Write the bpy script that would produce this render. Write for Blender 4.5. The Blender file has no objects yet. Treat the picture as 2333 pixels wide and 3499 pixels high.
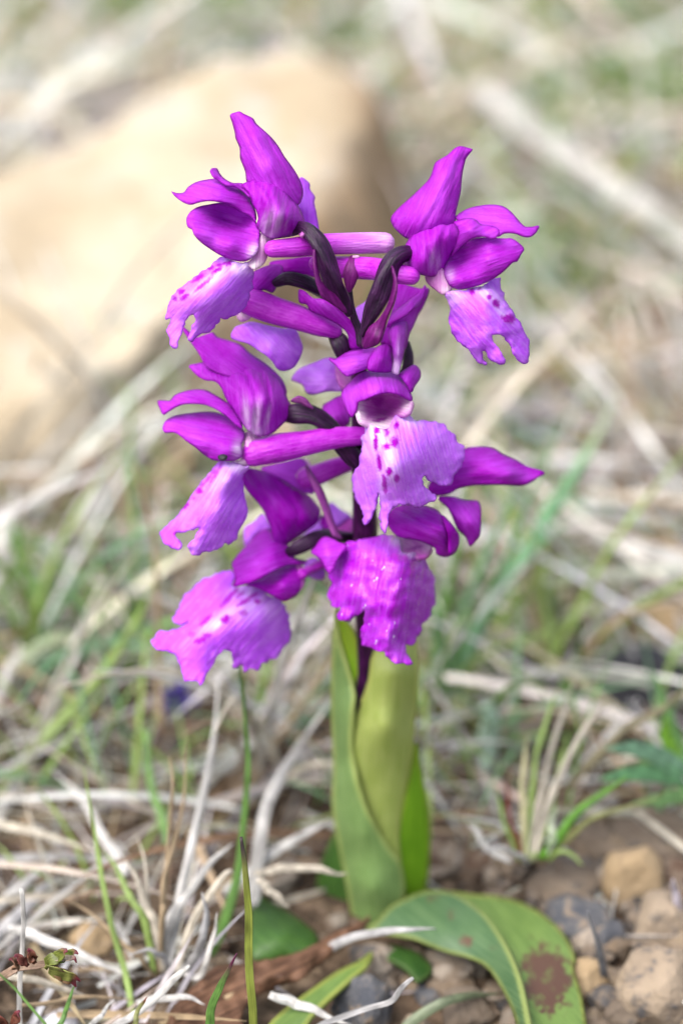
import bpy, bmesh, math, random
import numpy as np
from mathutils import Vector, noise
from mathutils.geometry import delaunay_2d_cdt

random.seed(7)
rng = np.random.default_rng(11)
SC = bpy.context.scene
COL = SC.collection
CM = 0.01                      # everything below is written in centimetres

# ------------------------------------------------------------------ camera
TH = math.radians(27.0)        # the camera looks down by 27 degrees
FPX = 8933.0                   # focal length in photo pixels (photo 2333 x 3499)
CAM = np.array((0.0, -26.55, 18.96))
FW = np.array((0.0, math.cos(TH), -math.sin(TH)))
UP = np.array((0.0, math.sin(TH), math.cos(TH)))
cam_data = bpy.data.cameras.new('camera')
cam = bpy.data.objects.new('camera', cam_data)
COL.objects.link(cam)
cam.location = Vector(CAM * CM)
cam.rotation_euler = (math.pi / 2 - TH, 0, 0)
cam_data.sensor_fit = 'VERTICAL'
cam_data.sensor_height = 23.5
cam_data.lens = 60.0
cam_data.clip_start = 0.005
cam_data.clip_end = 200.0
cam_data.dof.use_dof = True
cam_data.dof.focus_distance = 0.282
cam_data.dof.aperture_fstop = 7.6
SC.camera = cam

# ------------------------------------------------------------------ light: bright overcast
SUN_EL, SUN_AZ = math.radians(58), math.radians(-128)   # azimuth from +Y, negative = towards -X
world = bpy.data.worlds.new('World')
SC.world = world
world.use_nodes = True
wn, wl = world.node_tree.nodes, world.node_tree.links
bg = wn['Background']
sky = wn.new('ShaderNodeTexSky')
sky.sky_type = 'NISHITA'
sky.sun_disc = False
sky.sun_elevation = SUN_EL
sky.sun_rotation = SUN_AZ
sky.air_density = 1.0
sky.dust_density = 4.0
hs = wn.new('ShaderNodeHueSaturation')
hs.inputs['Saturation'].default_value = 0.55      # thin even cloud: a whitish sky
wl.new(sky.outputs[0], hs.inputs['Color'])
wl.new(hs.outputs[0], bg.inputs['Color'])
bg.inputs['Strength'].default_value = 0.15
sun_data = bpy.data.lights.new('sun', 'SUN')
sun_data.energy = 1.5
sun_data.angle = math.radians(45)
sun_data.color = (1.0, 0.985, 0.96)
sun = bpy.data.objects.new('sun', sun_data)
COL.objects.link(sun)
sdir = Vector((math.sin(SUN_AZ) * math.cos(SUN_EL), math.cos(SUN_AZ) * math.cos(SUN_EL), math.sin(SUN_EL)))
sun.rotation_euler = sdir.to_track_quat('Z', 'Y').to_euler()
sun.location = sdir * 3

SC.view_settings.view_transform = 'Standard'
SC.view_settings.look = 'None'
SC.view_settings.gamma = 1.0
SC.view_settings.exposure = 1.14
SC.view_settings.use_curve_mapping = False
SC.cycles.use_denoising = True
SC.cycles.max_bounces = 8
SC.cycles.transparent_max_bounces = 8

# ------------------------------------------------------------------ helpers: photo pixels to points (cm)
def ray(px, py):
    return FW + np.array((1.0, 0, 0)) * ((px - 1166.5) / FPX) + UP * ((1749.5 - py) / FPX)

def at(px, py, depth):
    return CAM + ray(px, py) * depth

def on_y(px, py, Y):
    r = ray(px, py)
    return CAM + r * ((Y - CAM[1]) / r[1])

def on_z(px, py, Z=0.0):
    r = ray(px, py)
    return CAM + r * ((Z - CAM[2]) / r[2])

def axis_depth(py, Y=0.0):
    r = ray(1240, py)
    return (Y - CAM[1]) / r[1]

def lin(r, g, b):
    f = lambda c: (c / 255 / 12.92) if c / 255 <= 0.04045 else ((c / 255 + 0.055) / 1.055) ** 2.4
    return (f(r), f(g), f(b), 1.0)

# ------------------------------------------------------------------ helpers: objects
def tag(o, label=None, cat=None, group=None, kind=None):
    if label: o['label'] = label
    if cat: o['category'] = cat
    if group: o['group'] = group
    if kind: o['kind'] = kind
    return o

def empty(name, loc):
    o = bpy.data.objects.new(name, None)
    o.empty_display_size = 0.01
    COL.objects.link(o)
    o.location = Vector(np.asarray(loc) * CM)
    return o

def make(name, verts, faces, mat, parent=None, smooth=True, origin=None, attrs=None, uv=None):
    """verts in cm, world; the object's origin is put at `origin` (cm) or the mean of its vertices"""
    v = np.asarray(verts, dtype=np.float64)
    if origin is None:
        origin = v.mean(axis=0)
    origin = np.asarray(origin, dtype=np.float64)
    me = bpy.data.meshes.new(name)
    me.from_pydata(((v - origin) * CM).tolist(), [], faces if isinstance(faces, list) else faces.tolist())
    if smooth:
        me.polygons.foreach_set('use_smooth', [True] * len(me.polygons))
    if attrs:
        for k, a in attrs.items():
            a = np.asarray(a, dtype=np.float32)
            if a.ndim == 1:
                me.attributes.new(k, 'FLOAT', 'POINT').data.foreach_set('value', a)
            else:
                if a.shape[1] == 3:
                    a = np.concatenate([a, np.ones((len(a), 1), dtype=np.float32)], axis=1)
                me.attributes.new(k, 'FLOAT_COLOR', 'POINT').data.foreach_set('color', a.ravel())
    me.materials.append(mat)
    me.update()
    o = bpy.data.objects.new(name, me)
    COL.objects.link(o)
    po = np.zeros(3)
    if parent is not None:
        o.parent = parent
        p = parent
        while p is not None:
            po = po + np.array(p.location) / CM
            p = p.parent
    o.location = Vector((origin - po) * CM)
    return o

def catmull(P, n, closed=False):
    P = np.asarray(P, dtype=np.float64)
    out = []
    m = len(P)
    for i in range(m if closed else m - 1):
        if closed:
            a, b, c, d = P[(i - 1) % m], P[i], P[(i + 1) % m], P[(i + 2) % m]
        else:
            b, c = P[i], P[i + 1]
            a = P[i - 1] if i > 0 else 2 * b - c
            d = P[i + 2] if i + 2 < m else 2 * c - b
        k = n(b, c) if callable(n) else n
        for j in range(k):
            t = j / k
            out.append(0.5 * ((2 * b) + (-a + c) * t + (2 * a - 5 * b + 4 * c - d) * t * t + (-a + 3 * b - 3 * c + d) * t ** 3))
    if not closed:
        out.append(P[-1])
    return np.array(out)

def tps(ctrl):
    """smooth interpolation of scattered (x, y, w)"""
    c = np.asarray(ctrl, dtype=np.float64)
    if len(c) < 3:
        w = c[:, 2].mean()
        return lambda x, y: np.full(len(x), w)
    s = 100.0
    X = c[:, :2] / s
    n = len(X)
    r = np.linalg.norm(X[:, None] - X[None], axis=2)
    K = np.where(r > 0, r * r * np.log(np.maximum(r, 1e-9)), 0) + np.eye(n) * 0.02
    Pm = np.hstack([np.ones((n, 1)), X])
    A = np.zeros((n + 3, n + 3))
    A[:n, :n] = K; A[:n, n:] = Pm; A[n:, :n] = Pm.T
    A[n:, n:] -= np.eye(3) * 1e-6
    sol = np.linalg.solve(A, np.concatenate([c[:, 2], np.zeros(3)]))
    def f(x, y):
        Q = np.stack([x, y], 1) / s
        r = np.linalg.norm(Q[:, None] - X[None], axis=2)
        return (np.where(r > 0, r * r * np.log(np.maximum(r, 1e-9)), 0) @ sol[:n]) + sol[n] + Q @ sol[n + 1:]
    return f

def inside(poly, pts):
    x, y = pts[:, 0], pts[:, 1]
    res = np.zeros(len(pts), dtype=bool)
    j = len(poly) - 1
    for i in range(len(poly)):
        xi, yi = poly[i]; xj, yj = poly[j]
        c = ((yi > y) != (yj > y)) & (x < (xj - xi) * (y - yi) / (yj - yi + 1e-12) + xi)
        res ^= c
        j = i
    return res

def edge_dist(poly, pts):
    a = poly; b = np.roll(poly, -1, axis=0)
    d = np.full(len(pts), 1e9)
    for p, q in zip(a, b):
        e = q - p
        t = np.clip(((pts - p) @ e) / (e @ e + 1e-9), 0, 1)
        d = np.minimum(d, np.linalg.norm(pts - (p + t[:, None] * e), axis=1))
    return d

class Z:
    """a zoomed view of the photograph: its corner and its scale, to write outlines in"""
    def __init__(s, ox, oy, k): s.o = np.array((ox, oy), float); s.k = k
    def p(s, flat):
        a = np.array(flat, dtype=np.float64).reshape(-1, 2)
        return a / s.k + s.o
    def c(s, flat):
        a = np.array(flat, dtype=np.float64).reshape(-1, 3)
        a[:, :2] = a[:, :2] / s.k + s.o
        return a
ZA, ZB, ZC = Z(500, 340, 2.412), Z(1000, 440, 1.742), Z(500, 1080, 1.96)
ZD, ZE, ZF = Z(480, 1550, 2.178), Z(980, 1150, 1.704), Z(1050, 1780, 3.136)
ZG, ZH, ZL = Z(800, 740, 2.306), Z(820, 1280, 3.136), Z(900, 2050, 1.6235)
ZM, ZN, ZP = Z(0, 2700, 1.3067), Z(1133, 2700, 1.3067), Z(0, 1900, 1.345)
ZQ, ZR, ZS = Z(1300, 1900, 1.4704), Z(0, 1300, 2.352), Z(1500, 1000, 1.882)

def sheet(name, z, outline, ctrl, ref, mat, parent, grid=9.0, thick=0.022, curl=0.0, curl_r=14.0, ruffle=3.0, ruf_s=60.0,
          axis=None, white=(), spots=(), light=0.0, jag=0.0, seed=0, lights=(), vein=1.0, gain=1.0, grooves=(), groove_w=7.0, frill=0.0):
    """a petal or leaf: a thin curved solid with this outline, bent in depth through the control points (x, y, towards the viewer;
    300 units of depth are one centimetre) about the depth `ref`"""
    P = z.p(outline)
    B = catmull(P, lambda b, c: max(1, int(round(np.linalg.norm(c - b) / 7.0))), closed=True)
    keep = [0]
    for i in range(1, len(B)):
        if np.linalg.norm(B[i] - B[keep[-1]]) > 2.0: keep.append(i)
    B = B[keep]
    if jag > 0:
        nn = np.array([0.7 * noise.noise((b[0] / 9 + seed, b[1] / 9, 3.3)) + 1.3 * noise.noise((b[0] / 22 + seed, b[1] / 22, 9.3)) for b in B])
        t = np.roll(B, -1, 0) - np.roll(B, 1, 0)
        nrm = np.stack([-t[:, 1], t[:, 0]], 1); nrm /= np.linalg.norm(nrm, axis=1)[:, None] + 1e-9
        B = B + nrm * (nn * jag)[:, None]
    lo, hi = B.min(0), B.max(0)
    g = grid
    xs = np.arange(lo[0], hi[0] + g, g); ys = np.arange(lo[1], hi[1] + g, g * 0.866)
    G = np.array([(x + (g / 2 if j % 2 else 0), y) for j, y in enumerate(ys) for x in xs])
    G = G + rng.uniform(-0.15, 0.15, G.shape) * g
    G = G[inside(B, G)]
    if len(G): G = G[edge_dist(B, G) > g * 0.55]
    V = np.concatenate([B, G]) if len(G) else B
    n = len(B)
    res = delaunay_2d_cdt([Vector(v) for v in V], [], [list(range(n))], 1, 1e-4)
    V = np.array([tuple(v) for v in res[0]]); F = [list(f) for f in res[2]]
    ed = edge_dist(B, V)
    cc = z.c(ctrl); mw = cc[:, 2].mean(); cc[:, 2] = mw + (cc[:, 2] - mw) * gain
    w = tps(cc)(V[:, 0], V[:, 1])
    if ruffle:
        w = w + ruffle * np.array([noise.noise((v[0] / ruf_s + seed * 3.1, v[1] / ruf_s, seed)) for v in V])
    w = w - curl * np.exp(-ed / curl_r)
    if frill:                     # a gently waved margin
        w = w + frill * np.exp(-ed / 26.0) * np.array([noise.noise((v[0] / 24 + seed, v[1] / 24, 1.7)) for v in V])
    for dep, *pl in grooves:      # creases: lines along which the surface dips
        L_ = catmull(z.p(pl), 8)
        dd = np.full(len(V), 1e9)
        for a_, b_ in zip(L_[:-1], L_[1:]):
            e_ = b_ - a_; t_ = np.clip(((V - a_) @ e_) / (e_ @ e_ + 1e-9), 0, 1)
            dd = np.minimum(dd, np.linalg.norm(V - (a_ + t_[:, None] * e_), axis=1))
        w = w - 0.65 * dep * np.exp(-(dd / groove_w) ** 2)
    P3 = np.array([at(v[0], v[1], ref - ww / 300.0) for v, ww in zip(V, w)])
    # orient towards the viewer
    f0 = F[len(F) // 2]
    nn = np.cross(P3[f0[1]] - P3[f0[0]], P3[f0[2]] - P3[f0[0]])
    if nn @ FW > 0: F = [f[::-1] for f in F]
    # pigment: R white, G spot, B light; alpha unused
    tint = np.zeros((len(V), 4), dtype=np.float32)
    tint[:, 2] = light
    for (x, y, rx, ry, an, am) in white:
        c = z.p((x, y))[0]; d = V - c; ca, sa = math.cos(math.radians(an)), math.sin(math.radians(an))
        u = (d[:, 0] * ca + d[:, 1] * sa) / (rx / z.k); v = (-d[:, 0] * sa + d[:, 1] * ca) / (ry / z.k)
        tint[:, 0] = np.maximum(tint[:, 0], am * np.exp(-(u * u + v * v)))
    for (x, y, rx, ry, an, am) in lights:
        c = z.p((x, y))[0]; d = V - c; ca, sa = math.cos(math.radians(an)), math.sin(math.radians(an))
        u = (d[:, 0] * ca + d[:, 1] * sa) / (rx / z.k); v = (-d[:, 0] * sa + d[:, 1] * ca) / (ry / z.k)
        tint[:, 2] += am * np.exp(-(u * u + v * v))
    for (x, y, rx, ry, an, am) in spots:
        c = z.p((x, y))[0]; d = V - c; ca, sa = math.cos(math.radians(an)), math.sin(math.radians(an))
        u = (d[:, 0] * ca + d[:, 1] * sa) / (rx / z.k); v = (-d[:, 0] * sa + d[:, 1] * ca) / (ry / z.k)
        q = np.sqrt(u * u + v * v)
        near = np.where(q < 3)[0]
        for i in near: q[i] += 0.55 * noise.noise((V[i, 0] / 7.0, V[i, 1] / 7.0, 5.5))
        tint[:, 1] = np.maximum(tint[:, 1], am * np.clip(2.5 - 1.5 * q, 0, 1))
    # along / across coordinates for the veins
    if axis is None:
        axis = [*(outline[:2]), *(np.mean(np.array(outline).reshape(-1, 2), axis=0))]
    A = z.p(axis); a0, a1 = A[0], A[1]
    L = np.linalg.norm(a1 - a0) + 1e-6; t = (a1 - a0) / L
    d = V - a0
    al = np.stack([d @ t / 100.0, (d @ np.array((-t[1], t[0]))) / 100.0, np.full(len(V), seed * 0.37), ed / 100.0], 1)
    o = make(name, P3, F, mat, parent, attrs={'tint': tint, 'along': al})
    m = o.modifiers.new('thickness', 'SOLIDIFY'); m.thickness = thick * CM; m.offset = -1.0
    return o

def tube(name, z, path, radii, ref, mat, parent, seg=14, per=8, ridge=0.0, twist=0.0, cap=True, light=0.0, tip_white=0.0, pts3=None):
    """a round body along a path (x, y, towards the viewer); radii in the view's units"""
    if pts3 is None:
        c = z.c(path)
        K = np.array([at(x, y, ref - w / 300.0) for x, y, w in c])
        sc = ref / FPX / z.k
    else:
        K = np.asarray(pts3, float); sc = 1.0
    K4 = np.concatenate([K, (np.asarray(radii, float) * sc)[:, None]], axis=1)
    S = catmull(K4, per)
    C, R = S[:, :3], np.maximum(S[:, 3], 1e-4)
    T = np.gradient(C, axis=0); T /= np.linalg.norm(T, axis=1)[:, None] + 1e-12
    if cap:   # rounded ends
        def dome(c, t, r, sgn):
            a = np.array((0.35, 0.7, 0.92, 1.0)) * math.pi / 2
            return [(c + sgn * t * r * math.sin(x) * 0.9, r * max(math.cos(x), 0.02)) for x in a]
        e = dome(C[-1], T[-1], R[-1], 1); b = dome(C[0], T[0], R[0], -1)[::-1]
        C = np.concatenate([[x[0] for x in b], C, [x[0] for x in e]])
        R = np.concatenate([[x[1] for x in b], R, [x[1] for x in e]])
        T = np.concatenate([[T[0]] * 4, T, [T[-1]] * 4])
    ref_v = np.array((0.3, -0.8, 0.52))
    verts, al = [], []
    s = np.concatenate([[0], np.cumsum(np.linalg.norm(np.diff(C, axis=0), axis=1))])
    N = None
    for i in range(len(C)):
        if N is None:
            N = np.cross(T[i], ref_v)
        N = N - T[i] * (N @ T[i]); N /= np.linalg.norm(N) + 1e-12
        Bn = np.cross(T[i], N)
        for k in range(seg):
            a = 2 * math.pi * k / seg
            r = R[i] * (1 + ridge * math.cos(3 * a + twist * s[i] * 3))
            verts.append(C[i] + r * (N * math.cos(a) + Bn * math.sin(a)))
            al.append((s[i] * 3, k / seg * 2.0, 0.2, 1.0))
    F = []
    for i in range(len(C) - 1):
        for k in range(seg):
            F.append([i * seg + k, i * seg + (k + 1) % seg, (i + 1) * seg + (k + 1) % seg, (i + 1) * seg + k])
    F.append(list(range(seg))[::-1]); F.append([(len(C) - 1) * seg + k for k in range(seg)])
    tint = np.zeros((len(verts), 4)); tint[:, 2] = light
    if tip_white:
        tt = np.repeat(s / s[-1], seg); tint[:, 0] = tip_white * np.clip((tt - 0.45) / 0.55, 0, 1)  # far end whitened: a highlight painted into the colour
    return make(name, verts, F, mat, parent, attrs={'tint': tint, 'along': np.array(al)})

# ------------------------------------------------------------------ materials
def mat_base(name):
    m = bpy.data.materials.new(name); m.use_nodes = True
    nt = m.node_tree; nt.nodes.clear()
    out = nt.nodes.new('ShaderNodeOutputMaterial')
    return m, nt.nodes, nt.links, out

def N_(nodes, t, **kw):
    n = nodes.new(t)
    for k, v in kw.items():
        if k.startswith('i_'): n.inputs[int(k[2:]) if k[2:].isdigit() else k[2:]].default_value = v
        else: setattr(n, k, v)
    return n

def mixc(nodes, links, fac, a, b, blend='MIX'):
    n = nodes.new('ShaderNodeMix'); n.data_type = 'RGBA'; n.blend_type = blend
    for sock, v in ((n.inputs[0], fac), (n.inputs[6], a), (n.inputs[7], b)):
        if hasattr(v, 'node'): links.new(v, sock)
        else: sock.default_value = v
    return n.outputs[2]

def ramp(nodes, links, src, a, b):
    n = nodes.new('ShaderNodeMapRange'); n.interpolation_type = 'SMOOTHSTEP'
    n.inputs['From Min'].default_value = a; n.inputs['From Max'].default_value = b
    links.new(src, n.inputs['Value']); return n.outputs['Result']

def vmul(nodes, links, src, v):
    n = nodes.new('ShaderNodeVectorMath'); n.operation = 'MULTIPLY'; links.new(src, n.inputs[0]); n.inputs[1].default_value = v
    return n.outputs[0]

def fmath(nodes, links, op, a, b, clamp=False):
    n = nodes.new('ShaderNodeMath'); n.operation = op; n.use_clamp = clamp
    for s, v in ((n.inputs[0], a), (n.inputs[1], b)):
        if hasattr(v, 'node'): links.new(v, s)
        else: s.default_value = v
    return n.outputs[0]

def finish(nodes, links, out, color, rough, spec, transl, tcol=None, bump=None, sheen=0.0):
    p = nodes.new('ShaderNodeBsdfPrincipled')
    links.new(color, p.inputs['Base Color'])
    if hasattr(rough, 'node'): links.new(rough, p.inputs['Roughness'])
    else: p.inputs['Roughness'].default_value = rough
    p.inputs['Specular IOR Level'].default_value = spec
    if sheen: p.inputs['Sheen Weight'].default_value = sheen
    if bump is not None: links.new(bump, p.inputs['Normal'])
    sh = p.outputs[0]
    if transl > 0:
        t = nodes.new('ShaderNodeBsdfTranslucent'); links.new(tcol if tcol is not None else color, t.inputs['Color'])
        mx = nodes.new('ShaderNodeMixShader'); mx.inputs[0].default_value = transl
        links.new(sh, mx.inputs[1]); links.new(t.outputs[0], mx.inputs[2]); sh = mx.outputs[0]
    links.new(sh, out.inputs['Surface'])

def petal_material(name, deep, light, white=(0.88, 0.74, 0.92, 1), spot=(0.36, 0.004, 0.40, 1), rough=0.45, spec=0.14, transl=0.24,
                   vein=0.35, wet=0.0, vline=0.35, rimk=0.5):
    m, nd, lk, out = mat_base(name)
    a = N_(nd, 'ShaderNodeAttribute', attribute_name='along')
    t = N_(nd, 'ShaderNodeAttribute', attribute_name='tint')
    sep = nd.new('ShaderNodeSeparateColor'); lk.new(t.outputs['Color'], sep.inputs[0])
    n1 = N_(nd, 'ShaderNodeTexNoise', i_Scale=1.0, i_Detail=4.0); lk.new(vmul(nd, lk, a.outputs['Vector'], (1.1, 11.0, 1.0)), n1.inputs['Vector'])
    n2 = N_(nd, 'ShaderNodeTexNoise', i_Scale=1.0, i_Detail=3.0); lk.new(vmul(nd, lk, a.outputs['Vector'], (2.6, 3.2, 1.0)), n2.inputs['Vector'])
    n3 = N_(nd, 'ShaderNodeTexNoise', i_Scale=1.0, i_Detail=2.0); lk.new(vmul(nd, lk, a.outputs['Vector'], (9.0, 17.0, 1.0)), n3.inputs['Vector'])
    v = ramp(nd, lk, n1.outputs['Fac'], 0.36, 0.66)
    mo = ramp(nd, lk, n2.outputs['Fac'], 0.32, 0.70)
    f = fmath(nd, lk, 'ADD', fmath(nd, lk, 'MULTIPLY', v, vein), fmath(nd, lk, 'MULTIPLY', mo, vein * 0.7))
    f = fmath(nd, lk, 'ADD', f, fmath(nd, lk, 'MULTIPLY', n3.outputs['Fac'], 0.26))
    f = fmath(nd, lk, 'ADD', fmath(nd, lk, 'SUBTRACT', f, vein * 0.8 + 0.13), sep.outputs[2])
    f = fmath(nd, lk, 'ADD', f, 0.25, clamp=True)
    c = mixc(nd, lk, f, deep, light)
    # darker veins running lengthwise and a darker rim
    sx = nd.new('ShaderNodeSeparateXYZ'); lk.new(a.outputs['Vector'], sx.inputs[0])
    vv = fmath(nd, lk, 'ADD', fmath(nd, lk, 'MULTIPLY', sx.outputs[1], 4.2), fmath(nd, lk, 'MULTIPLY', n2.outputs['Fac'], 0.9))
    vl = fmath(nd, lk, 'ABSOLUTE', fmath(nd, lk, 'SUBTRACT', fmath(nd, lk, 'FRACT', vv, 0.0), 0.5), 0.0)
    vl = fmath(nd, lk, 'SUBTRACT', 1.0, ramp(nd, lk, vl, 0.02, 0.13))
    rim = fmath(nd, lk, 'SUBTRACT', 1.0, ramp(nd, lk, a.outputs['Alpha'], 0.01, 0.075))
    dk = fmath(nd, lk, 'ADD', fmath(nd, lk, 'MULTIPLY', vl, vline), fmath(nd, lk, 'MULTIPLY', rim, rimk), clamp=True)
    c = mixc(nd, lk, dk, c, tuple(q * 0.72 for q in deep[:3]) + (1,))
    wv = fmath(nd, lk, 'MULTIPLY', sep.outputs[0], fmath(nd, lk, 'ADD', fmath(nd, lk, 'MULTIPLY', v, 0.5), 0.62), clamp=True)
    c = mixc(nd, lk, wv, c, white)
    c = mixc(nd, lk, sep.outputs[1], c, spot)
    b = N_(nd, 'ShaderNodeBump'); b.inputs['Strength'].default_value = 0.5; b.inputs['Distance'].default_value = 0.00035
    hgt = fmath(nd, lk, 'ADD', n1.outputs['Fac'], fmath(nd, lk, 'MULTIPLY', n3.outputs['Fac'], 0.35))
    lk.new(hgt, b.inputs['Height'])
    rg = rough
    if wet:
        rg = fmath(nd, lk, 'SUBTRACT', rough, fmath(nd, lk, 'MULTIPLY', mo, wet))
    tc = mixc(nd, lk, 1.0, c, (1.0, 0.75, 1.0, 1), 'MULTIPLY')
    finish(nd, lk, out, c, rg, spec, transl, tc, b.outputs[0])
    return m

M = {}
M['petal'] = petal_material('petal_magenta', (0.36, 0.0004, 0.45, 1), (0.56, 0.075, 0.76, 1), vein=0.22, vline=0.24, transl=0.30)
M['lip'] = petal_material('lip_lilac', (0.53, 0.085, 0.86, 1), (0.75, 0.37, 0.98, 1), spot=(0.36, 0.001, 0.42, 1), vein=0.22, transl=0.24, vline=0.06, rimk=0.3)
M['lip_wet'] = petal_material('lip_wet', (0.36, 0.001, 0.52, 1), (0.56, 0.12, 0.82, 1), rough=0.46, spec=0.42, wet=0.26, transl=0.18, vline=0.12, rimk=0.2)
M['throat'] = petal_material('throat_pale', (0.46, 0.06, 0.44, 1), (0.78, 0.45, 0.72, 1), white=(0.86, 0.76, 0.78, 1), spot=(0.30, 0.002, 0.32, 1), vein=0.2, vline=0.1, rimk=0.0)
M['spur'] = petal_material('spur_magenta', (0.37, 0.0006, 0.44, 1), (0.66, 0.09, 0.76, 1), transl=0.15, spec=0.3, rough=0.35, white=(0.86, 0.46, 0.90, 1), rimk=0.0, vline=0.2)
M['bract'] = petal_material('bract_wine', (0.085, 0.002, 0.085, 1), (0.24, 0.016, 0.22, 1), transl=0.2, rough=0.4, spec=0.25, rimk=0.2)
M['bract_pink'] = petal_material('bract_dusky', (0.24, 0.025, 0.26, 1), (0.44, 0.12, 0.40, 1), transl=0.25)
M['ovary'] = petal_material('ovary_dark', (0.010, 0.0008, 0.013, 1), (0.055, 0.008, 0.062, 1), transl=0.0, rough=0.42, spec=0.28, vein=0.6, rimk=0.0)
M['stem'] = petal_material('stem_dark', (0.018, 0.001, 0.020, 1), (0.08, 0.006, 0.085, 1), transl=0.0, rough=0.42, spec=0.25, vein=0.5, rimk=0.0)

def leaf_material(name, a_, b_, edge, blotch=(0.13, 0.065, 0.042, 1), transl=0.28, rough=0.38, spec=0.45, streak=16.0):
    m, nd, lk, out = mat_base(name)
    a = N_(nd, 'ShaderNodeAttribute', attribute_name='along')
    t = N_(nd, 'ShaderNodeAttribute', attribute_name='tint')
    sep = nd.new('ShaderNodeSeparateColor'); lk.new(t.outputs['Color'], sep.inputs[0])
    n1 = N_(nd, 'ShaderNodeTexNoise', i_Scale=1.0, i_Detail=3.0); lk.new(vmul(nd, lk, a.outputs['Vector'], (0.5, streak, 1.0)), n1.inputs['Vector'])
    n2 = N_(nd, 'ShaderNodeTexNoise', i_Scale=1.0, i_Detail=3.0); lk.new(vmul(nd, lk, a.outputs['Vector'], (1.3, 2.0, 1.0)), n2.inputs['Vector'])
    n3 = N_(nd, 'ShaderNodeTexNoise', i_Scale=1.0, i_Detail=4.0); lk.new(vmul(nd, lk, a.outputs['Vector'], (2.0, 2.4, 1.0)), n3.inputs['Vector'])
    f = fmath(nd, lk, 'ADD', fmath(nd, lk, 'MULTIPLY', n1.outputs['Fac'], 0.7), fmath(nd, lk, 'MULTIPLY', n2.outputs['Fac'], 0.3))
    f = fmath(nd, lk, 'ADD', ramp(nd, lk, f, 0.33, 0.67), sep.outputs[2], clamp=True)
    c = mixc(nd, lk, f, a_, b_)
    e = fmath(nd, lk, 'SUBTRACT', 1.0, ramp(nd, lk, a.outputs['Alpha'], 0.03, 0.20))
    c = mixc(nd, lk, fmath(nd, lk, 'MULTIPLY', e, 0.6), c, edge)
    c = mixc(nd, lk, fmath(nd, lk, 'MULTIPLY', sep.outputs[0], 1.0), c, edge)
    bl = ramp(nd, lk, fmath(nd, lk, 'ADD', sep.outputs[1], fmath(nd, lk, 'MULTIPLY', fmath(nd, lk, 'SUBTRACT', n3.outputs['Fac'], 0.5), 1.9)), 0.15, 1.05)
    c = mixc(nd, lk, fmath(nd, lk, 'MULTIPLY', bl, ramp(nd, lk, sep.outputs[1], 0.02, 0.12)), c, blotch)
    b = N_(nd, 'ShaderNodeBump'); b.inputs['Strength'].default_value = 0.35; b.inputs['Distance'].default_value = 0.0003
    lk.new(n1.outputs['Fac'], b.inputs['Height'])
    finish(nd, lk, out, c, rough, spec, transl, mixc(nd, lk, 1.0, c, (1.0, 1.0, 0.35, 1), 'MULTIPLY'), b.outputs[0])
    return m
M['leaf'] = leaf_material('leaf_green', (0.105, 0.195, 0.040, 1), (0.20, 0.31, 0.075, 1), (0.46, 0.48, 0.10, 1))  # lightened so the arching leaf's far half looks lit
M['sheath_grey'] = leaf_material('sheath_grey', (0.155, 0.265, 0.075, 1), (0.24, 0.36, 0.125, 1), (0.52, 0.58, 0.17, 1), streak=26)
M['leaf_under'] = leaf_material('leaf_under', (0.060, 0.130, 0.052, 1), (0.115, 0.195, 0.085, 1), (0.34, 0.38, 0.10, 1))  # greyer underside, with the near half's shade darkened into the colour
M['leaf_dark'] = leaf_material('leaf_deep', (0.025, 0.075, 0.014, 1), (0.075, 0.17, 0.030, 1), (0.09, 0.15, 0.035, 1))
M['leaf_olive'] = leaf_material('sheath_olive', (0.30, 0.38, 0.075, 1), (0.44, 0.50, 0.155, 1), (0.56, 0.60, 0.15, 1), streak=28)
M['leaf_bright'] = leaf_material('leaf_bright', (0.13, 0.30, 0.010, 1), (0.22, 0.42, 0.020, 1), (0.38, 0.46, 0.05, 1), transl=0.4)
M['dead_leaf'] = leaf_material('dead_leaf', (0.055, 0.026, 0.015, 1), (0.20, 0.105, 0.062, 1), (0.12, 0.06, 0.035, 1), transl=0.12, rough=0.6, spec=0.2, streak=9)

def blade_material(name, transl, rough=0.5, spec=0.3):
    """colour comes with each blade; fine lengthwise fibres and specks on top"""
    m, nd, lk, out = mat_base(name)
    c = N_(nd, 'ShaderNodeAttribute', attribute_name='hue')
    a = N_(nd, 'ShaderNodeAttribute', attribute_name='along')
    n1 = N_(nd, 'ShaderNodeTexNoise', i_Scale=1.0, i_Detail=3.0); lk.new(vmul(nd, lk, a.outputs['Vector'], (1.6, 5.5, 1.0)), n1.inputs['Vector'])
    n2 = N_(nd, 'ShaderNodeTexNoise', i_Scale=1.0, i_Detail=2.0); lk.new(vmul(nd, lk, a.outputs['Vector'], (3.0, 0.4, 1.0)), n2.inputs['Vector'])
    f = fmath(nd, lk, 'MULTIPLY', n1.outputs['Fac'], n2.outputs['Fac'])
    k = N_(nd, 'ShaderNodeMapRange'); k.inputs['From Min'].default_value = 0.13; k.inputs['From Max'].default_value = 0.38
    k.inputs['To Min'].default_value = 0.42; k.inputs['To Max'].default_value = 1.22; lk.new(f, k.inputs['Value'])
    sc = nd.new('ShaderNodeVectorMath'); sc.operation = 'SCALE'; lk.new(c.outputs['Color'], sc.inputs[0]); lk.new(k.outputs[0], sc.inputs['Scale'])
    finish(nd, lk, out, sc.outputs[0], rough, spec, transl)
    return m
M['straw'] = blade_material('straw', 0.15, 0.55, 0.25)
M['grass'] = blade_material('grass', 0.28, 0.42, 0.4)

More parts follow.
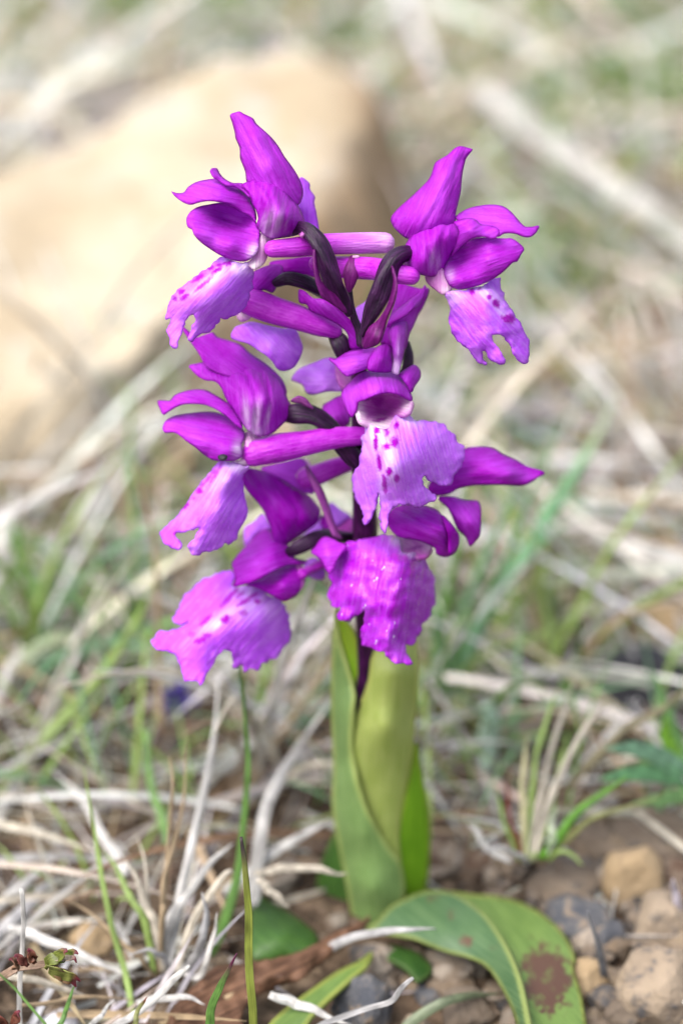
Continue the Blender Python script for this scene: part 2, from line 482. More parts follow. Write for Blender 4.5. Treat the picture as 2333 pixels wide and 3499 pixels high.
def stone_material(name, cols, scale=60.0, rough=0.85, bump=0.6):
    m, nd, lk, out = mat_base(name)
    tc = nd.new('ShaderNodeTexCoord')
    n1 = N_(nd, 'ShaderNodeTexNoise', i_Scale=scale, i_Detail=6.0, i_Roughness=0.6); lk.new(tc.outputs['Object'], n1.inputs['Vector'])
    n2 = N_(nd, 'ShaderNodeTexNoise', i_Scale=scale * 4, i_Detail=5.0, i_Roughness=0.65); lk.new(tc.outputs['Object'], n2.inputs['Vector'])
    n3 = N_(nd, 'ShaderNodeTexVoronoi', i_Scale=scale * 9); lk.new(tc.outputs['Object'], n3.inputs['Vector'])
    c = mixc(nd, lk, ramp(nd, lk, n1.outputs['Fac'], 0.38, 0.62), cols[0], cols[1])
    c = mixc(nd, lk, ramp(nd, lk, n2.outputs['Fac'], 0.52, 0.70), c, cols[2])
    h = fmath(nd, lk, 'ADD', n2.outputs['Fac'], fmath(nd, lk, 'MULTIPLY', n3.outputs['Distance'], 0.25))
    b = N_(nd, 'ShaderNodeBump'); b.inputs['Strength'].default_value = bump; b.inputs['Distance'].default_value = 0.0012
    lk.new(h, b.inputs['Height'])
    finish(nd, lk, out, c, rough, 0.25, 0, None, b.outputs[0])
    return m
M['rock'] = stone_material('sandstone', ((0.33, 0.262, 0.175, 1), (0.43, 0.365, 0.27, 1), (0.36, 0.34, 0.30, 1)), 26.0, bump=1.0)
M['beige'] = stone_material('stone_beige', ((0.29, 0.205, 0.115, 1), (0.37, 0.27, 0.16, 1), (0.22, 0.155, 0.09, 1)), 90)
M['cream'] = stone_material('stone_cream', ((0.29, 0.225, 0.16, 1), (0.19, 0.145, 0.105, 1), (0.085, 0.083, 0.087, 1)), 110)
M['brown'] = stone_material('stone_brown', ((0.105, 0.08, 0.06, 1), (0.175, 0.135, 0.098, 1), (0.065, 0.058, 0.055, 1)), 100)
M['slate'] = stone_material('stone_slate', ((0.055, 0.058, 0.068, 1), (0.13, 0.125, 0.125, 1), (0.26, 0.19, 0.125, 1)), 130)
M['black'] = stone_material('stone_black', ((0.014, 0.013, 0.018, 1), (0.03, 0.03, 0.036, 1), (0.05, 0.048, 0.05, 1)), 80, rough=0.55)
M['pale'] = stone_material('stone_pale', ((0.60, 0.58, 0.60, 1), (0.48, 0.45, 0.44, 1), (0.66, 0.64, 0.64, 1)), 100)

# ------------------------------------------------------------------ the ground
def gh(x, y):
    """height of the ground in cm"""
    return 0.35 * noise.noise((x / 9.0, y / 9.0, 0.3)) + 0.16 * noise.noise((x / 2.6, y / 2.6, 4.1)) + 0.05 * noise.noise((x / 0.8, y / 0.8, 7.7)) - 0.1

def soil_material():
    m, nd, lk, out = mat_base('soil')
    tc = nd.new('ShaderNodeTexCoord')
    n1 = N_(nd, 'ShaderNodeTexNoise', i_Scale=30.0, i_Detail=6.0); lk.new(tc.outputs['Object'], n1.inputs['Vector'])
    n2 = N_(nd, 'ShaderNodeTexNoise', i_Scale=260.0, i_Detail=5.0); lk.new(tc.outputs['Object'], n2.inputs['Vector'])
    v = N_(nd, 'ShaderNodeTexVoronoi', i_Scale=420.0); lk.new(tc.outputs['Object'], v.inputs['Vector'])
    c = mixc(nd, lk, ramp(nd, lk, n1.outputs['Fac'], 0.4, 0.62), (0.030, 0.020, 0.013, 1), (0.10, 0.066, 0.042, 1))
    c = mixc(nd, lk, ramp(nd, lk, n2.outputs['Fac'], 0.50, 0.68), c, (0.19, 0.135, 0.09, 1))
    c = mixc(nd, lk, fmath(nd, lk, 'MULTIPLY', v.outputs['Color'], 0.35), c, (0.10, 0.075, 0.055, 1))
    b = N_(nd, 'ShaderNodeBump'); b.inputs['Strength'].default_value = 0.9; b.inputs['Distance'].default_value = 0.002
    lk.new(fmath(nd, lk, 'ADD', n2.outputs['Fac'], v.outputs['Distance']), b.inputs['Height'])
    finish(nd, lk, out, c, 0.9, 0.15, 0, None, b.outputs[0])
    return m
M['soil'] = soil_material()

def build_ground():
    n = 150
    u = np.linspace(-1, 1, n)
    g = np.sinh(u * 5.2) / math.sinh(5.2) * 2500
    xs, ys = g, g + 12
    V = [(x, y, gh(x, y) + (0 if abs(x) < 60 and abs(y - 12) < 70 else 1.5 * noise.noise((x / 90, y / 90, 2)))) for y in ys for x in xs]
    F = [[j * n + i, j * n + i + 1, (j + 1) * n + i + 1, (j + 1) * n + i] for j in range(n - 1) for i in range(n - 1)]
    o = make('ground', V, F, M['soil'], origin=(0, 0, 0))
    tag(o, kind='structure')
build_ground()

# ------------------------------------------------------------------ blades
PAL = {'pale': (0.54, 0.48, 0.385), 'white': (0.60, 0.575, 0.54), 'grey': (0.45, 0.435, 0.43), 'tan': (0.42, 0.31, 0.19), 'brown': (0.23, 0.15, 0.09),
       'green': (0.16, 0.32, 0.07), 'teal': (0.18, 0.36, 0.18), 'lime': (0.30, 0.42, 0.11), 'olive': (0.24, 0.25, 0.08)}

def ribbons(P, width, up, col0, col1, prof, gut=0.25, rollv=None):
    """P (n, k, 3) centre lines in cm -> verts, faces, hue, along for n ribbons with a gutter section"""
    n, k, _ = P.shape
    T = np.gradient(P, axis=1); T /= np.linalg.norm(T, axis=2, keepdims=True) + 1e-12
    S = np.cross(T, up[:, None, :]); S /= np.linalg.norm(S, axis=2, keepdims=True) + 1e-9
    U = np.cross(S, T)
    if rollv is not None:
        a = rollv[:, :, None]
        S, U = S * np.cos(a) + U * np.sin(a), U * np.cos(a) - S * np.sin(a)
    w = width[:, None, None] * prof[None, :, None] * 0.5
    V = np.stack([P - S * w + U * w * gut, P, P + S * w + U * w * gut], axis=2)      # n,k,3,3
    V = V.reshape(-1, 3)
    idx = np.arange(n * k * 3).reshape(n, k, 3)
    F = []
    for c in (0, 1):
        q = np.stack([idx[:, :-1, c], idx[:, :-1, c + 1], idx[:, 1:, c + 1], idx[:, 1:, c]], axis=-1)
        F.append(q.reshape(-1, 4))
    F = np.concatenate(F)
    t = np.linspace(0, 1, k)[None, :, None, None]
    H = (col0[:, None, None, :] * (1 - t) + col1[:, None, None, :] * t) * np.ones((n, k, 3, 1))
    A = np.zeros((n, k, 3, 3)); A[..., 0] = np.linspace(0, 1, k)[None, :, None] * 3
    A[..., 1] = np.array((-1, 0, 1))[None, None, :]; A[..., 2] = (np.arange(n) * 1.37)[:, None, None]
    return V, F, H.reshape(-1, 3), A.reshape(-1, 3)

def scatter(name, label, cat, n, mat, pos, az, el, bend, length, width, cols, k=8, tipdry=0.0, zoff=None, taper=1.0):
    """a mass of blades nobody could count: pos (n,2), az, el (radians), bend, length and width (cm), cols (n,3)"""
    t = np.linspace(0, 1, k)
    e = el[:, None] - bend[:, None] * t[None]
    a = az[:, None] + rng.normal(0, 0.22, n)[:, None] * t[None]
    step = length[:, None] / (k - 1)
    d = np.stack([np.sin(a) * np.cos(e), np.cos(a) * np.cos(e), np.sin(e)], 2) * step[..., None]
    P = np.concatenate([np.zeros((n, 1, 3)), np.cumsum(d[:, :-1], axis=1)], axis=1)
    z0 = np.array([gh(x, y) for x, y in pos]) + (zoff if zoff is not None else 0)
    P += np.concatenate([pos, z0[:, None]], axis=1)[:, None, :]
    # blades rest on the ground
    for i in range(n):
        for j in range(k):
            h = gh(P[i, j, 0], P[i, j, 1]) + 0.03
            if P[i, j, 2] < h: P[i, j, 2] = h
    # none stand in front of the orchid or over its leaves
    x_, y_, z_ = P[..., 0], P[..., 1], P[..., 2]
    bad = ((x_ > -0.8) & (x_ < 1.3) & (y_ > -3.4) & (y_ < 0.35) & (z_ > 0.12)) | ((x_ > 0.0) & (x_ < 3.3) & (y_ > -3.6) & (y_ < 0.5) & (z_ > 0.4))
    ok_ = ~bad.any(axis=1)
    P, width, cols, n = P[ok_], width[ok_], cols[ok_], int(ok_.sum())
    prof = np.clip(np.interp(t, [0, 0.25, 0.7, 1], [0.75, 1, 0.72, 0.06 if taper else 0.6]), 0.05, 1)
    up = np.tile(np.array((0.0, -0.5, 0.86)), (n, 1)) + rng.normal(0, 0.35, (n, 3))
    roll = rng.normal(0, 0.5, n)[:, None] + rng.normal(0, 0.5, n)[:, None] * t[None]
    col1 = cols * (1 - tipdry) + np.array(PAL['tan']) * tipdry
    V, F, H, A = ribbons(P, width, up, cols, col1, prof, 0.18, roll)
    o = make(name, V, F, mat, origin=(0, 0, 0), attrs={'hue': H, 'along': A})
    tag(o, label, cat, kind='stuff')
    return o

def palette(n, names, weights, jit=0.16):
    c = np.array([PAL[q] for q in names])[rng.choice(len(names), n, p=np.array(weights) / sum(weights))]
    return np.clip(c * rng.normal(1, jit, (n, 1)) * rng.normal(1, 0.04, (n, 3)), 0.01, 0.85)

def field(n, dens):
    """n points on the ground, denser where dens(x, y) is high"""
    out = []
    while len(out) < n:
        y = -7 + 82 * rng.random() ** 0.8; hw = 11 + max(0, y + 8) * 0.36
        x = rng.uniform(-hw, hw)
        if rng.random() < dens(x, y): out.append((x, y))
    return np.array(out)

ROCK_TOP = np.array([on_z(x, y, z) for x, y, z in [(-900,1520,1.3), (0,1400,1.6), (250,1340,1.8), (450,1210,2.1), (620,1060,2.4), (900,900,2.8), (1130,730,3.1), (1210,480,3.5), (1240,300,3.7), (1060,110,4.0),
                     (800,180,3.6), (560,290,3.2), (300,420,2.8), (0,560,2.4), (-900,900,1.5)]])
def in_rock(x, y):
    return bool(inside(ROCK_TOP[:, :2] * 1.0, np.array([[x, y]]))[0])
def stony(x, y):
    """the bare stony patch beside the orchid"""
    return 1.0 / (1 + math.exp(-(x - (1.4 if y < 0.2 else 2.6)) * 2.2)) * 1.0 / (1 + math.exp((y - 1.9) * 1.6))

def dens_dry(x, y):
    if in_rock(x, y): return 0.0
    if (x * x + (y + 0.2) ** 2) < 1.7: return 0.0
    if (x > -0.9 and y < 0.2) or (x > -2.4 and y < -0.9): return 0.015
    if y < -2.0: return 0.7
    return 1.0 - 0.95 * stony(x, y)

# dry litter in two layers: flat, and loosely arched on top
n = 9500
pos = field(n, dens_dry)
az = rng.normal(0.7, 0.9, n) + np.where(pos[:, 0] > 1.5, -1.3, 0) + np.where(rng.random(n) < 0.5, math.pi, 0)
scatter('dry_grass_litter', 'flattened pale dry grass covering the ground', 'dry grass', n, M['straw'], pos, az, rng.uniform(0.0, 0.40, n), rng.uniform(0.0, 0.55, n),
        rng.uniform(1.6, 4.6, n) * np.where(pos[:, 1] < 1, 0.6, 1 + np.clip(pos[:, 1] - 4, 0, 40) / 30), rng.uniform(0.03, 0.12, n) * (1 + np.clip(pos[:, 1] - 4, 0, 40) / 14), palette(n, ['pale', 'white', 'grey', 'tan', 'brown'], [2.5, 2.2, 2.4, 2.2, 1.9]) * (1 + np.clip(pos[:, 1:] - 12, 0, 20) / 60), zoff=rng.uniform(0, 0.5, n))
n = 2200
pos = field(n, dens_dry)
az = rng.normal(0.6, 1.0, n) + np.where(pos[:, 0] > 1.5, -1.4, 0)
scatter('dry_grass_blades', 'loose pale dry grass blades standing out of the litter', 'dry grass', n, M['straw'], pos, az, rng.uniform(0.3, 1.25, n), rng.uniform(0.1, 1.1, n),
        np.where(pos[:, 1] < 0, 0.5, 1) * rng.uniform(2.0, 5.0, n), rng.uniform(0.03, 0.10, n) * (1 + np.clip(pos[:, 1] - 4, 0, 40) / 14), palette(n, ['pale', 'white', 'grey', 'tan'], [4, 3.4, 1.6, 2]))

# long bleached stems lying over the litter, leaning away on the left and across on the right
n = 1000
pos = field(n, lambda x, y: 0.0 if (in_rock(x, y) or y < 2.0 or y > 60 or stony(x, y) > .4 or (1.5 < x < 9.5 and 14 < y < 28)) else 1.0)
az = np.where(pos[:, 0] < 1.0, rng.normal(0.75, 0.45, n), rng.normal(-1.0, 0.7, n)) + np.where(rng.random(n) < 0.2, math.pi, 0)
scatter('dry_grass_stems', 'long bleached grass stems strewn over the litter behind the orchid', 'dry grass', n, M['straw'], pos, az, rng.uniform(0.1, 0.8, n), rng.uniform(0.0, 0.7, n),
        rng.uniform(2.5, 7.0, n), rng.uniform(0.06, 0.15, n) * (1 + np.clip(pos[:, 1] - 5, 0, 40) / 18), palette(n, ['pale', 'white', 'grey', 'tan'], [3, 5, 1.0, 0.8]) * 1.25, zoff=rng.uniform(0.3, 0.9, n))
# fine broken bits of straw
n = 3000
pos = field(n, lambda x, y: 0.0 if in_rock(x, y) or y > 16 else max(0.12 if (x * x + y * y) > 1.2 else 0, dens_dry(x, y)))
scatter('straw_bits', 'fine broken bits of straw on the ground', 'dry grass', n, M['straw'], pos, rng.uniform(0, 6.28, n), rng.uniform(-0.1, 0.5, n), rng.uniform(-.2, .4, n),
        rng.uniform(0.3, 1.7, n), rng.uniform(0.02, 0.06, n), palette(n, ['pale', 'white', 'grey', 'tan', 'brown'], [2, 3, 2, 2, 2]), k=4, zoff=rng.uniform(0, 0.35, n))

GREEN = [(on_z(x, y), r, a) for x, y, r, a in [(650, 215, 3.2, 1.0), (480, 90, 5, 1), (120, 260, 4, .6), (1250, 120, 5, .8), (1900, 330, 4.0, 1), (2290, 470, 4.0, 1), (2150, 100, 5, .8), (1700, 60, 5, .6), (1560, 440, 2.5, .6), (1980, 900, 3.0, .7),
         (2250, 900, 2.5, .6), (130, 1500, 1.6, .2), (560, 1560, 1.8, .45), (250, 2100, 1.8, .5), (520, 2150, 1.8, .6), (60, 2250, 1.6, .45), (380, 2350, 1.6, .5), (1150, 2050, 2.2, .9),
         (1550, 2550, 1.6, 0.9), (1700, 2700, 1.5, .8), (1550, 2300, 1.8, 0.9), (1650, 2000, 2, .7), (1500, 1900, 2.0, .7), (1900, 2400, 1.6, .6), (820, 2650, 1.6, .5), (300, 2750, 1.8, .4), (2250, 2700, 1.5, .5), (1500, 1350, 2.4, .5), (1620, 1180, 2.4, .6)]]
def dens_green(x, y):
    if in_rock(x, y) or (abs(x) < 2.2 and -6 < y < 1.2): return 0.0
    v = 0.05
    for g, r, a in GREEN:
        v = max(v, a * math.exp(-((x - g[0]) ** 2 + (y - g[1]) ** 2) / (r * r)))
    return v * (1 - 0.8 * stony(x, y))
n = 2600
pos = field(n, dens_green)
scatter('short_grass', 'short living green grass coming up through the litter', 'grass', n, M['grass'], pos, rng.uniform(0, 6.28, n), rng.uniform(0.6, 1.5, n), rng.uniform(0.1, 1.3, n),
        rng.uniform(1.2, 3.8, n), rng.uniform(0.035, 0.10, n) * (1 + np.clip(pos[:, 1] - 6, 0, 40) / 20), palette(n, ['green', 'teal', 'lime', 'olive'], [3, 2, 3.5, 1]), tipdry=0.12)

# gravel: small bits of stone on the soil
def gravel():
    bm = bmesh.new(); bmesh.ops.create_icosphere(bm, subdivisions=1, radius=1.0)
    bv = np.array([v.co[:] for v in bm.verts]); bf = np.array([[v.index for v in f.verts] for f in bm.faces]); bm.free()
    V, F, H = [], [], []
    cols = np.array([(0.20, 0.15, 0.10), (0.14, 0.10, 0.065), (0.075, 0.068, 0.065), (0.045, 0.042, 0.043), (0.24, 0.20, 0.16), (0.10, 0.06, 0.04)])
    k = 0
    while k < 2600:
        y = rng.uniform(-6, 14) if rng.random() < 0.8 else rng.uniform(14, 40)
        x = rng.uniform(-8, 11)
        if in_rock(x, y) or rng.random() > 0.12 + 0.88 * stony(x, y): continue
        r = 0.07 + 0.26 * rng.random() ** 2.2
        s = r * rng.uniform(0.65, 1.25, 3) * np.array((1, 1, 0.75))
        q = bv * (1 + rng.normal(0, 0.14, (len(bv), 1))) * s
        a = rng.uniform(0, 6.28); ca, sa = math.cos(a), math.sin(a)
        q = q @ np.array(((ca, sa, 0), (-sa, ca, 0), (0, 0, 1)))
        V.append(q + np.array((x, y, gh(x, y) + s[2] * 0.35))); F.append(bf + k * len(bv))
        H.append(np.tile(cols[rng.integers(len(cols))] * rng.normal(1, 0.15), (len(bv), 1))); k += 1
    V, F, H = np.concatenate(V), np.concatenate(F), np.clip(np.concatenate(H), 0.01, 0.8)
    m, nd, lk, out = mat_base('gravel')
    c = N_(nd, 'ShaderNodeAttribute', attribute_name='hue'); tc = nd.new('ShaderNodeTexCoord')
    n1 = N_(nd, 'ShaderNodeTexNoise', i_Scale=700.0, i_Detail=4.0); lk.new(tc.outputs['Object'], n1.inputs['Vector'])
    col = mixc(nd, lk, ramp(nd, lk, n1.outputs['Fac'], 0.4, 0.65), c.outputs['Color'], (0.17, 0.13, 0.095, 1))
    b = N_(nd, 'ShaderNodeBump'); b.inputs['Strength'].default_value = 0.6; b.inputs['Distance'].default_value = 0.0006; lk.new(n1.outputs['Fac'], b.inputs['Height'])
    finish(nd, lk, out, col, 0.85, 0.25, 0, None, b.outputs[0])
    tag(make('gravel', V, F, m, origin=(0, 0, 0), attrs={'hue': H}, smooth=False), 'small brown and grey grit on bare soil', 'gravel', kind='stuff')
gravel()

# ------------------------------------------------------------------ stones
def stone(name, label, mat, c, size, seed, rough=0.22, rot=0.0, flat=0.0, sub=3, group=None, tilt=0.0):
    """a worn stone: a ball cut by a few planes and roughened; c is where it stands on the ground (cm)"""
    r = random.Random(seed)
    bm = bmesh.new(); bmesh.ops.create_icosphere(bm, subdivisions=sub + 1, radius=1.0)
    pl = [(Vector((r.gauss(0, 1), r.gauss(0, 1), r.gauss(0, 0.8))).normalized(), r.uniform(0.62, 0.9)) for _ in range(9)]
    if flat: pl.append((Vector((0.08, 0.05, 1)).normalized(), 1 - flat))
    V = []
    for v in bm.verts:
        q = v.co.copy()
        for nrm, d in pl:
            e = q.dot(nrm) - d
            if e > 0: q -= nrm * e * 0.82
        q *= 1 + rough * (0.6 * noise.noise(q * 1.4 + Vector((seed, 0, 0))) + 0.3 * noise.noise(q * 3.4 + Vector((0, seed, 0))) + 0.12 * noise.noise(q * 9 + Vector((0, 0, seed))))
        V.append(q)
    F = [[v.index for v in f.verts] for f in bm.faces]; bm.free()
    V = np.array([tuple(v) for v in V]) * np.array(size) * 0.5
    ct, st = math.cos(tilt), math.sin(tilt)
    V = V @ np.array(((ct, 0, st), (0, 1, 0), (-st, 0, ct)))
    ca, sa = math.cos(rot), math.sin(rot)
    V = V @ np.array(((ca, sa, 0), (-sa, ca, 0), (0, 0, 1)))
    z = gh(c[0], c[1])
    V = V + np.array((c[0], c[1], z - V[:, 2].min() - size[2] * 0.36))
    o = make(name, V, F, mat, origin=(c[0], c[1], z))
    tag(o, label, 'rock' if name == 'rock' else 'stone', group)
    return o

# the big sandstone slab behind the orchid: a wedge-shaped block
def big_rock():
    top = [tuple(p) for p in ROCK_TOP]
    bm = bmesh.new()
    T = [bm.verts.new(p) for p in top]
    cen = Vector(np.mean(ROCK_TOP, axis=0)); cen.z = 0
    Bv = []
    for p in top:
        q = Vector((p[0], p[1], -0.8)); d = (q - cen); d.z = 0
        Bv.append(bm.verts.new(q + d.normalized() * (2.2 if p[0] > -1 else 0.7)))
    bm.faces.new(T); bm.faces.new(Bv[::-1])
    for i in range(len(T)):
        j = (i + 1) % len(T); bm.faces.new([T[i], Bv[i], Bv[j], T[j]])
    bmesh.ops.triangulate(bm, faces=bm.faces[:])
    bmesh.ops.subdivide_edges(bm, edges=bm.edges[:], cuts=7, use_grid_fill=True)
    for _ in range(1):
        bmesh.ops.smooth_vert(bm, verts=bm.verts[:], factor=0.5, use_axis_x=True, use_axis_y=True, use_axis_z=True)
    bmesh.ops.subdivide_edges(bm, edges=bm.edges[:], cuts=1, use_grid_fill=True)
    bm.normal_update()
    for v in bm.verts:
        p = v.co
        h = 0.32 * noise.noise(p / 3.2) + 0.2 * noise.noise(p / 1.1 + Vector((3, 1, 2))) + 0.10 * noise.noise(p / 0.42) + 0.04 * noise.noise(p / 0.15)
        v.co = p + v.normal * h
    bm.normal_update()
    V = [tuple(v.co) for v in bm.verts]; F = [[v.index for v in f.verts] for f in bm.faces]; bm.free()
    V = np.array(V)
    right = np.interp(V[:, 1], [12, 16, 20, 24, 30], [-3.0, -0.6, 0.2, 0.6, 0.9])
    stain = np.clip((V[:, 0] - right) / 0.9 + 0.5 + np.array([0.5 * noise.noise(Vector(v) / 1.3) for v in V]), 0, 1)  # browner right side: rock colour and its shade painted together
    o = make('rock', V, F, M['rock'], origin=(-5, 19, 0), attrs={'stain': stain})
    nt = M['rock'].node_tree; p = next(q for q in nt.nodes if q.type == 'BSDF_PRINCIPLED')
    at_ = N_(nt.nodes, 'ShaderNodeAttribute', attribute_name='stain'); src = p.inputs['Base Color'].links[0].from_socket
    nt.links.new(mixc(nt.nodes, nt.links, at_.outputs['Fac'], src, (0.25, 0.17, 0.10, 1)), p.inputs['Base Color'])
    tag(o, 'large sloping cream sandstone rock lying in the dry grass behind the orchid', 'rock')
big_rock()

# ------------------------------------------------------------------ the orchid
orchid = empty('orchid', (0.23, 0, 0))
tag(orchid, 'purple flowering wild orchid with spotted lips on a dark stem', 'orchid')

R0 = axis_depth
def RG(py):
    """depth of the stem, or of the ground in front of the plant's foot"""
    return min(R0(py), float((on_z(1240, py, 0.12) - CAM) @ FW))
stem_path = [(1246, 3060, 0), (1240, 2800, 0), (1240, 2500, 0), (1248, 2250, 0), (1248, 2000, 0), (1246, 1750, 0), (1238, 1500, 0), (1230, 1320, 0), (1222, 1200, 0), (1218, 1120, 0)]
sp3 = [on_y(x, y, 0.0) for x, y, w in stem_path]
tube('stem', None, None, np.array((44, 42, 38, 30, 42, 42, 36, 30, 22, 12)) / 300.0, 0, M['stem'], orchid, pts3=sp3, seg=16)

class Flower:
    """one flower: its throat is the part, petals and tubes its sub-parts"""
    def __init__(s, z, py, w, throat, tctrl, **kw):
        s.ref = R0(py) - w / 300.0
        s.z = z
        s.n = 0
        s.body = sheet('flower', z, throat, tctrl, s.ref, M['throat'], orchid, **{**dict(grid=6, gain=1.2, thick=0.05, ruffle=2, curl=18, curl_r=16), **kw})
    def piece(s, name, outline, ctrl, mat='petal', z=None, **kw):
        s.n += 1
        kw['curl'] = kw.get('curl', 0) * 1.3
        if name == 'lip': kw.setdefault('frill', 15.0)
        return sheet(name, z or s.z, outline, ctrl, s.ref, M[mat], s.body, seed=kw.pop('seed', s.n), gain=kw.pop('gain', 1.55), **kw)
    def tube(s, name, path, radii, mat, z=None, **kw):
        return tube(name, z or s.z, path, radii, s.ref, M[mat], s.body, **kw)

# ---- flower at the top, facing left
f = Flower(ZA, 800, 30, [940,1100, 1000,1110, 1050,1140, 1030,1210, 1010,1270, 975,1350, 920,1395, 880,1402, 820,1348, 850,1330, 905,1260, 925,1180],
           [940,1110,30, 1040,1150,0, 980,1340,40, 880,1395,55, 930,1200,50, 830,1345,40], white=[(900,1370,70,50,0,1), (960,1150,50,60,0,.5)], light=0.25)
f.piece('sepal', [690,128, 735,105, 770,98, 800,115, 880,155, 905,195, 960,245, 1030,310, 1090,385, 1140,470, 1200,550, 1250,630, 1285,710, 1293,780, 1280,830, 1255,868, 1180,900, 1050,860, 930,780, 835,700, 815,600, 790,530, 772,480, 768,400, 735,320, 730,280, 710,200],
        [690,128,-30, 770,98,-30, 735,320,-45, 900,330,10, 1030,310,-30, 1000,560,25, 815,620,-25, 1200,560,-25, 1290,780,-40, 1100,800,10, 900,740,-10],
        axis=[1100,800, 730,110], grooves=[(16,735,120,800,250,900,430,1000,600,1080,780), (9,880,160,990,330,1100,520,1190,700)], curl=8, light=0.05, lights=[(960,430,230,110,60,.25)])
f.piece('sepal', [207,758, 250,770, 310,765, 340,725, 390,690, 450,668, 530,655, 600,650, 680,680, 740,710, 800,760, 850,800, 880,870, 905,930, 905,1000, 860,960, 800,930, 740,890, 680,860, 600,840, 520,832, 440,840, 360,862, 300,845, 250,810],
        [207,758,-20, 340,730,0, 360,850,35, 530,655,-10, 600,835,55, 520,750,35, 740,720,0, 800,930,20, 900,950,10],
        axis=[880,920, 210,770], curl=6, light=0.1, lights=[(480,750,160,60,-10,.3)])
f.piece('petal', [532,575, 560,563, 588,570, 605,605, 645,650, 710,685, 790,690, 845,735, 858,795, 800,745, 740,712, 660,695, 600,655, 558,628],
        [532,575,10, 640,660,10, 700,690,25, 850,780,30, 790,700,0], axis=[850,780, 550,570], light=0.2, grid=6, curl=3)
f.piece('hood', [785,700, 850,670, 930,645, 1000,650, 1080,690, 1150,760, 1210,830, 1255,880, 1290,950, 1308,1030, 1300,1070, 1260,1110, 1200,1130, 1120,1142, 1050,1150, 1000,1140, 960,1110, 930,1080, 905,1040, 920,980, 905,920, 870,860, 850,795, 830,760, 800,725],
        [785,700,45, 930,645,25, 1000,800,100, 1100,720,40, 1210,830,25, 1150,950,105, 1300,1040,15, 1200,1130,30, 1050,1145,55, 930,1060,60, 870,860,60, 1000,950,100],
        axis=[1000,1140, 1080,700], grooves=[(22,900,660,1000,760,1045,900,1010,1110), (20,850,700,930,820,955,960,950,1090), (16,1010,655,1110,780,1140,950,1080,1130)], curl=14, curl_r=20, vein=0.6, white=[(1010,1010,30,110,18,.55), (1085,1020,26,110,16,.55), (1010,1110,60,50,0,.5), (960,1000,14,90,18,.3), (1150,1040,12,80,18,.2)], light=-0.02)
f.piece('petal', [340,1048, 330,990, 345,950, 380,910, 440,880, 540,862, 640,862, 720,890, 800,930, 880,980, 905,1040, 930,1090, 930,1150, 925,1230, 890,1290, 830,1332, 750,1334, 680,1317, 600,1280, 520,1230, 440,1170, 390,1110, 375,1060],
        [335,1020,60, 400,900,30, 540,865,10, 650,960,-40, 720,895,0, 800,1010,-30, 900,1030,20, 380,1080,75, 520,1100,65, 520,1225,50, 700,1180,75, 750,1330,45, 920,1150,40, 860,1290,60],
        axis=[900,1180, 340,1040], grooves=[(14,345,1040,500,1040,700,1060,920,1110)], curl=5, light=0.12, lights=[(500,1130,130,80,30,.3), (400,920,80,50,-30,.3), (840,1240,90,60,-40,.35)], white=[(880,1250,40,60,20,.75)])
f.piece('lip', [620,1303, 680,1318, 750,1332, 830,1338, 885,1398, 880,1480, 875,1560, 855,1640, 820,1700, 770,1750, 720,1790, 640,1818, 615,1800, 590,1850, 540,1900, 480,1930, 420,1965, 380,2005, 345,1975, 360,1920, 385,1860, 398,1810, 390,1775, 350,1800, 320,1840, 305,1890, 280,1930, 275,1990, 245,2050, 215,2048, 195,2000, 172,1930, 185,1850, 200,1810, 170,1815, 160,1790, 180,1700, 215,1620, 280,1550, 360,1490, 450,1420, 530,1360],
        [620,1305,10, 830,1340,35, 885,1400,15, 600,1430,55, 450,1420,25, 280,1550,15, 170,1790,-20, 400,1650,70, 875,1560,-25, 720,1600,40, 640,1818,-10, 380,2000,10, 220,2048,5, 540,1750,45],
        mat='lip', axis=[800,1360, 280,1900], grid=6, jag=6, curl=6, ruffle=7, light=0.0,
        white=[(780,1380,110,60,0,.9), (560,1470,180,40,-38,.6), (420,1570,150,30,-38,.35)],
        spots=[(430,1470,48,15,-35,1), (535,1388,26,13,-25,1), (580,1408,44,11,-30,1), (640,1352,60,10,-15,1), (465,1530,75,12,-38,.9), (290,1585,22,16,-30,1), (318,1628,30,19,-40,1), (238,1640,12,18,0,.9), (680,1360,22,9,-20,.9)])
f.tube('spur', [300,255,40, 500,240,20, 650,222,-20, 900,212,-60, 1100,208,-90, 1190,208,-100], [70, 80, 84, 86, 86, 84], 'spur', z=ZG, tip_white=.85, light=0.1, seg=18)
f.tube('ovary', [470,95,0, 560,105,40, 640,180,65, 700,290,70, 745,410,60, 795,530,45, 850,640,25, 905,760,5], [48, 55, 66, 72, 74, 70, 58, 34], 'ovary', z=ZG, ridge=0.17, twist=2.2, seg=18)
f.piece('bract', [635,256, 655,330, 665,420, 690,500, 740,570, 800,612, 860,650, 905,700, 912,750, 870,762, 820,724, 760,684, 700,640, 670,580, 645,500, 628,400, 626,310],
        [635,256,100, 650,420,105, 690,560,100, 800,660,70, 905,730,40], mat='bract', z=ZG, axis=[900,740, 635,260], light=0.2, grid=6, curl=6, curl_r=8)

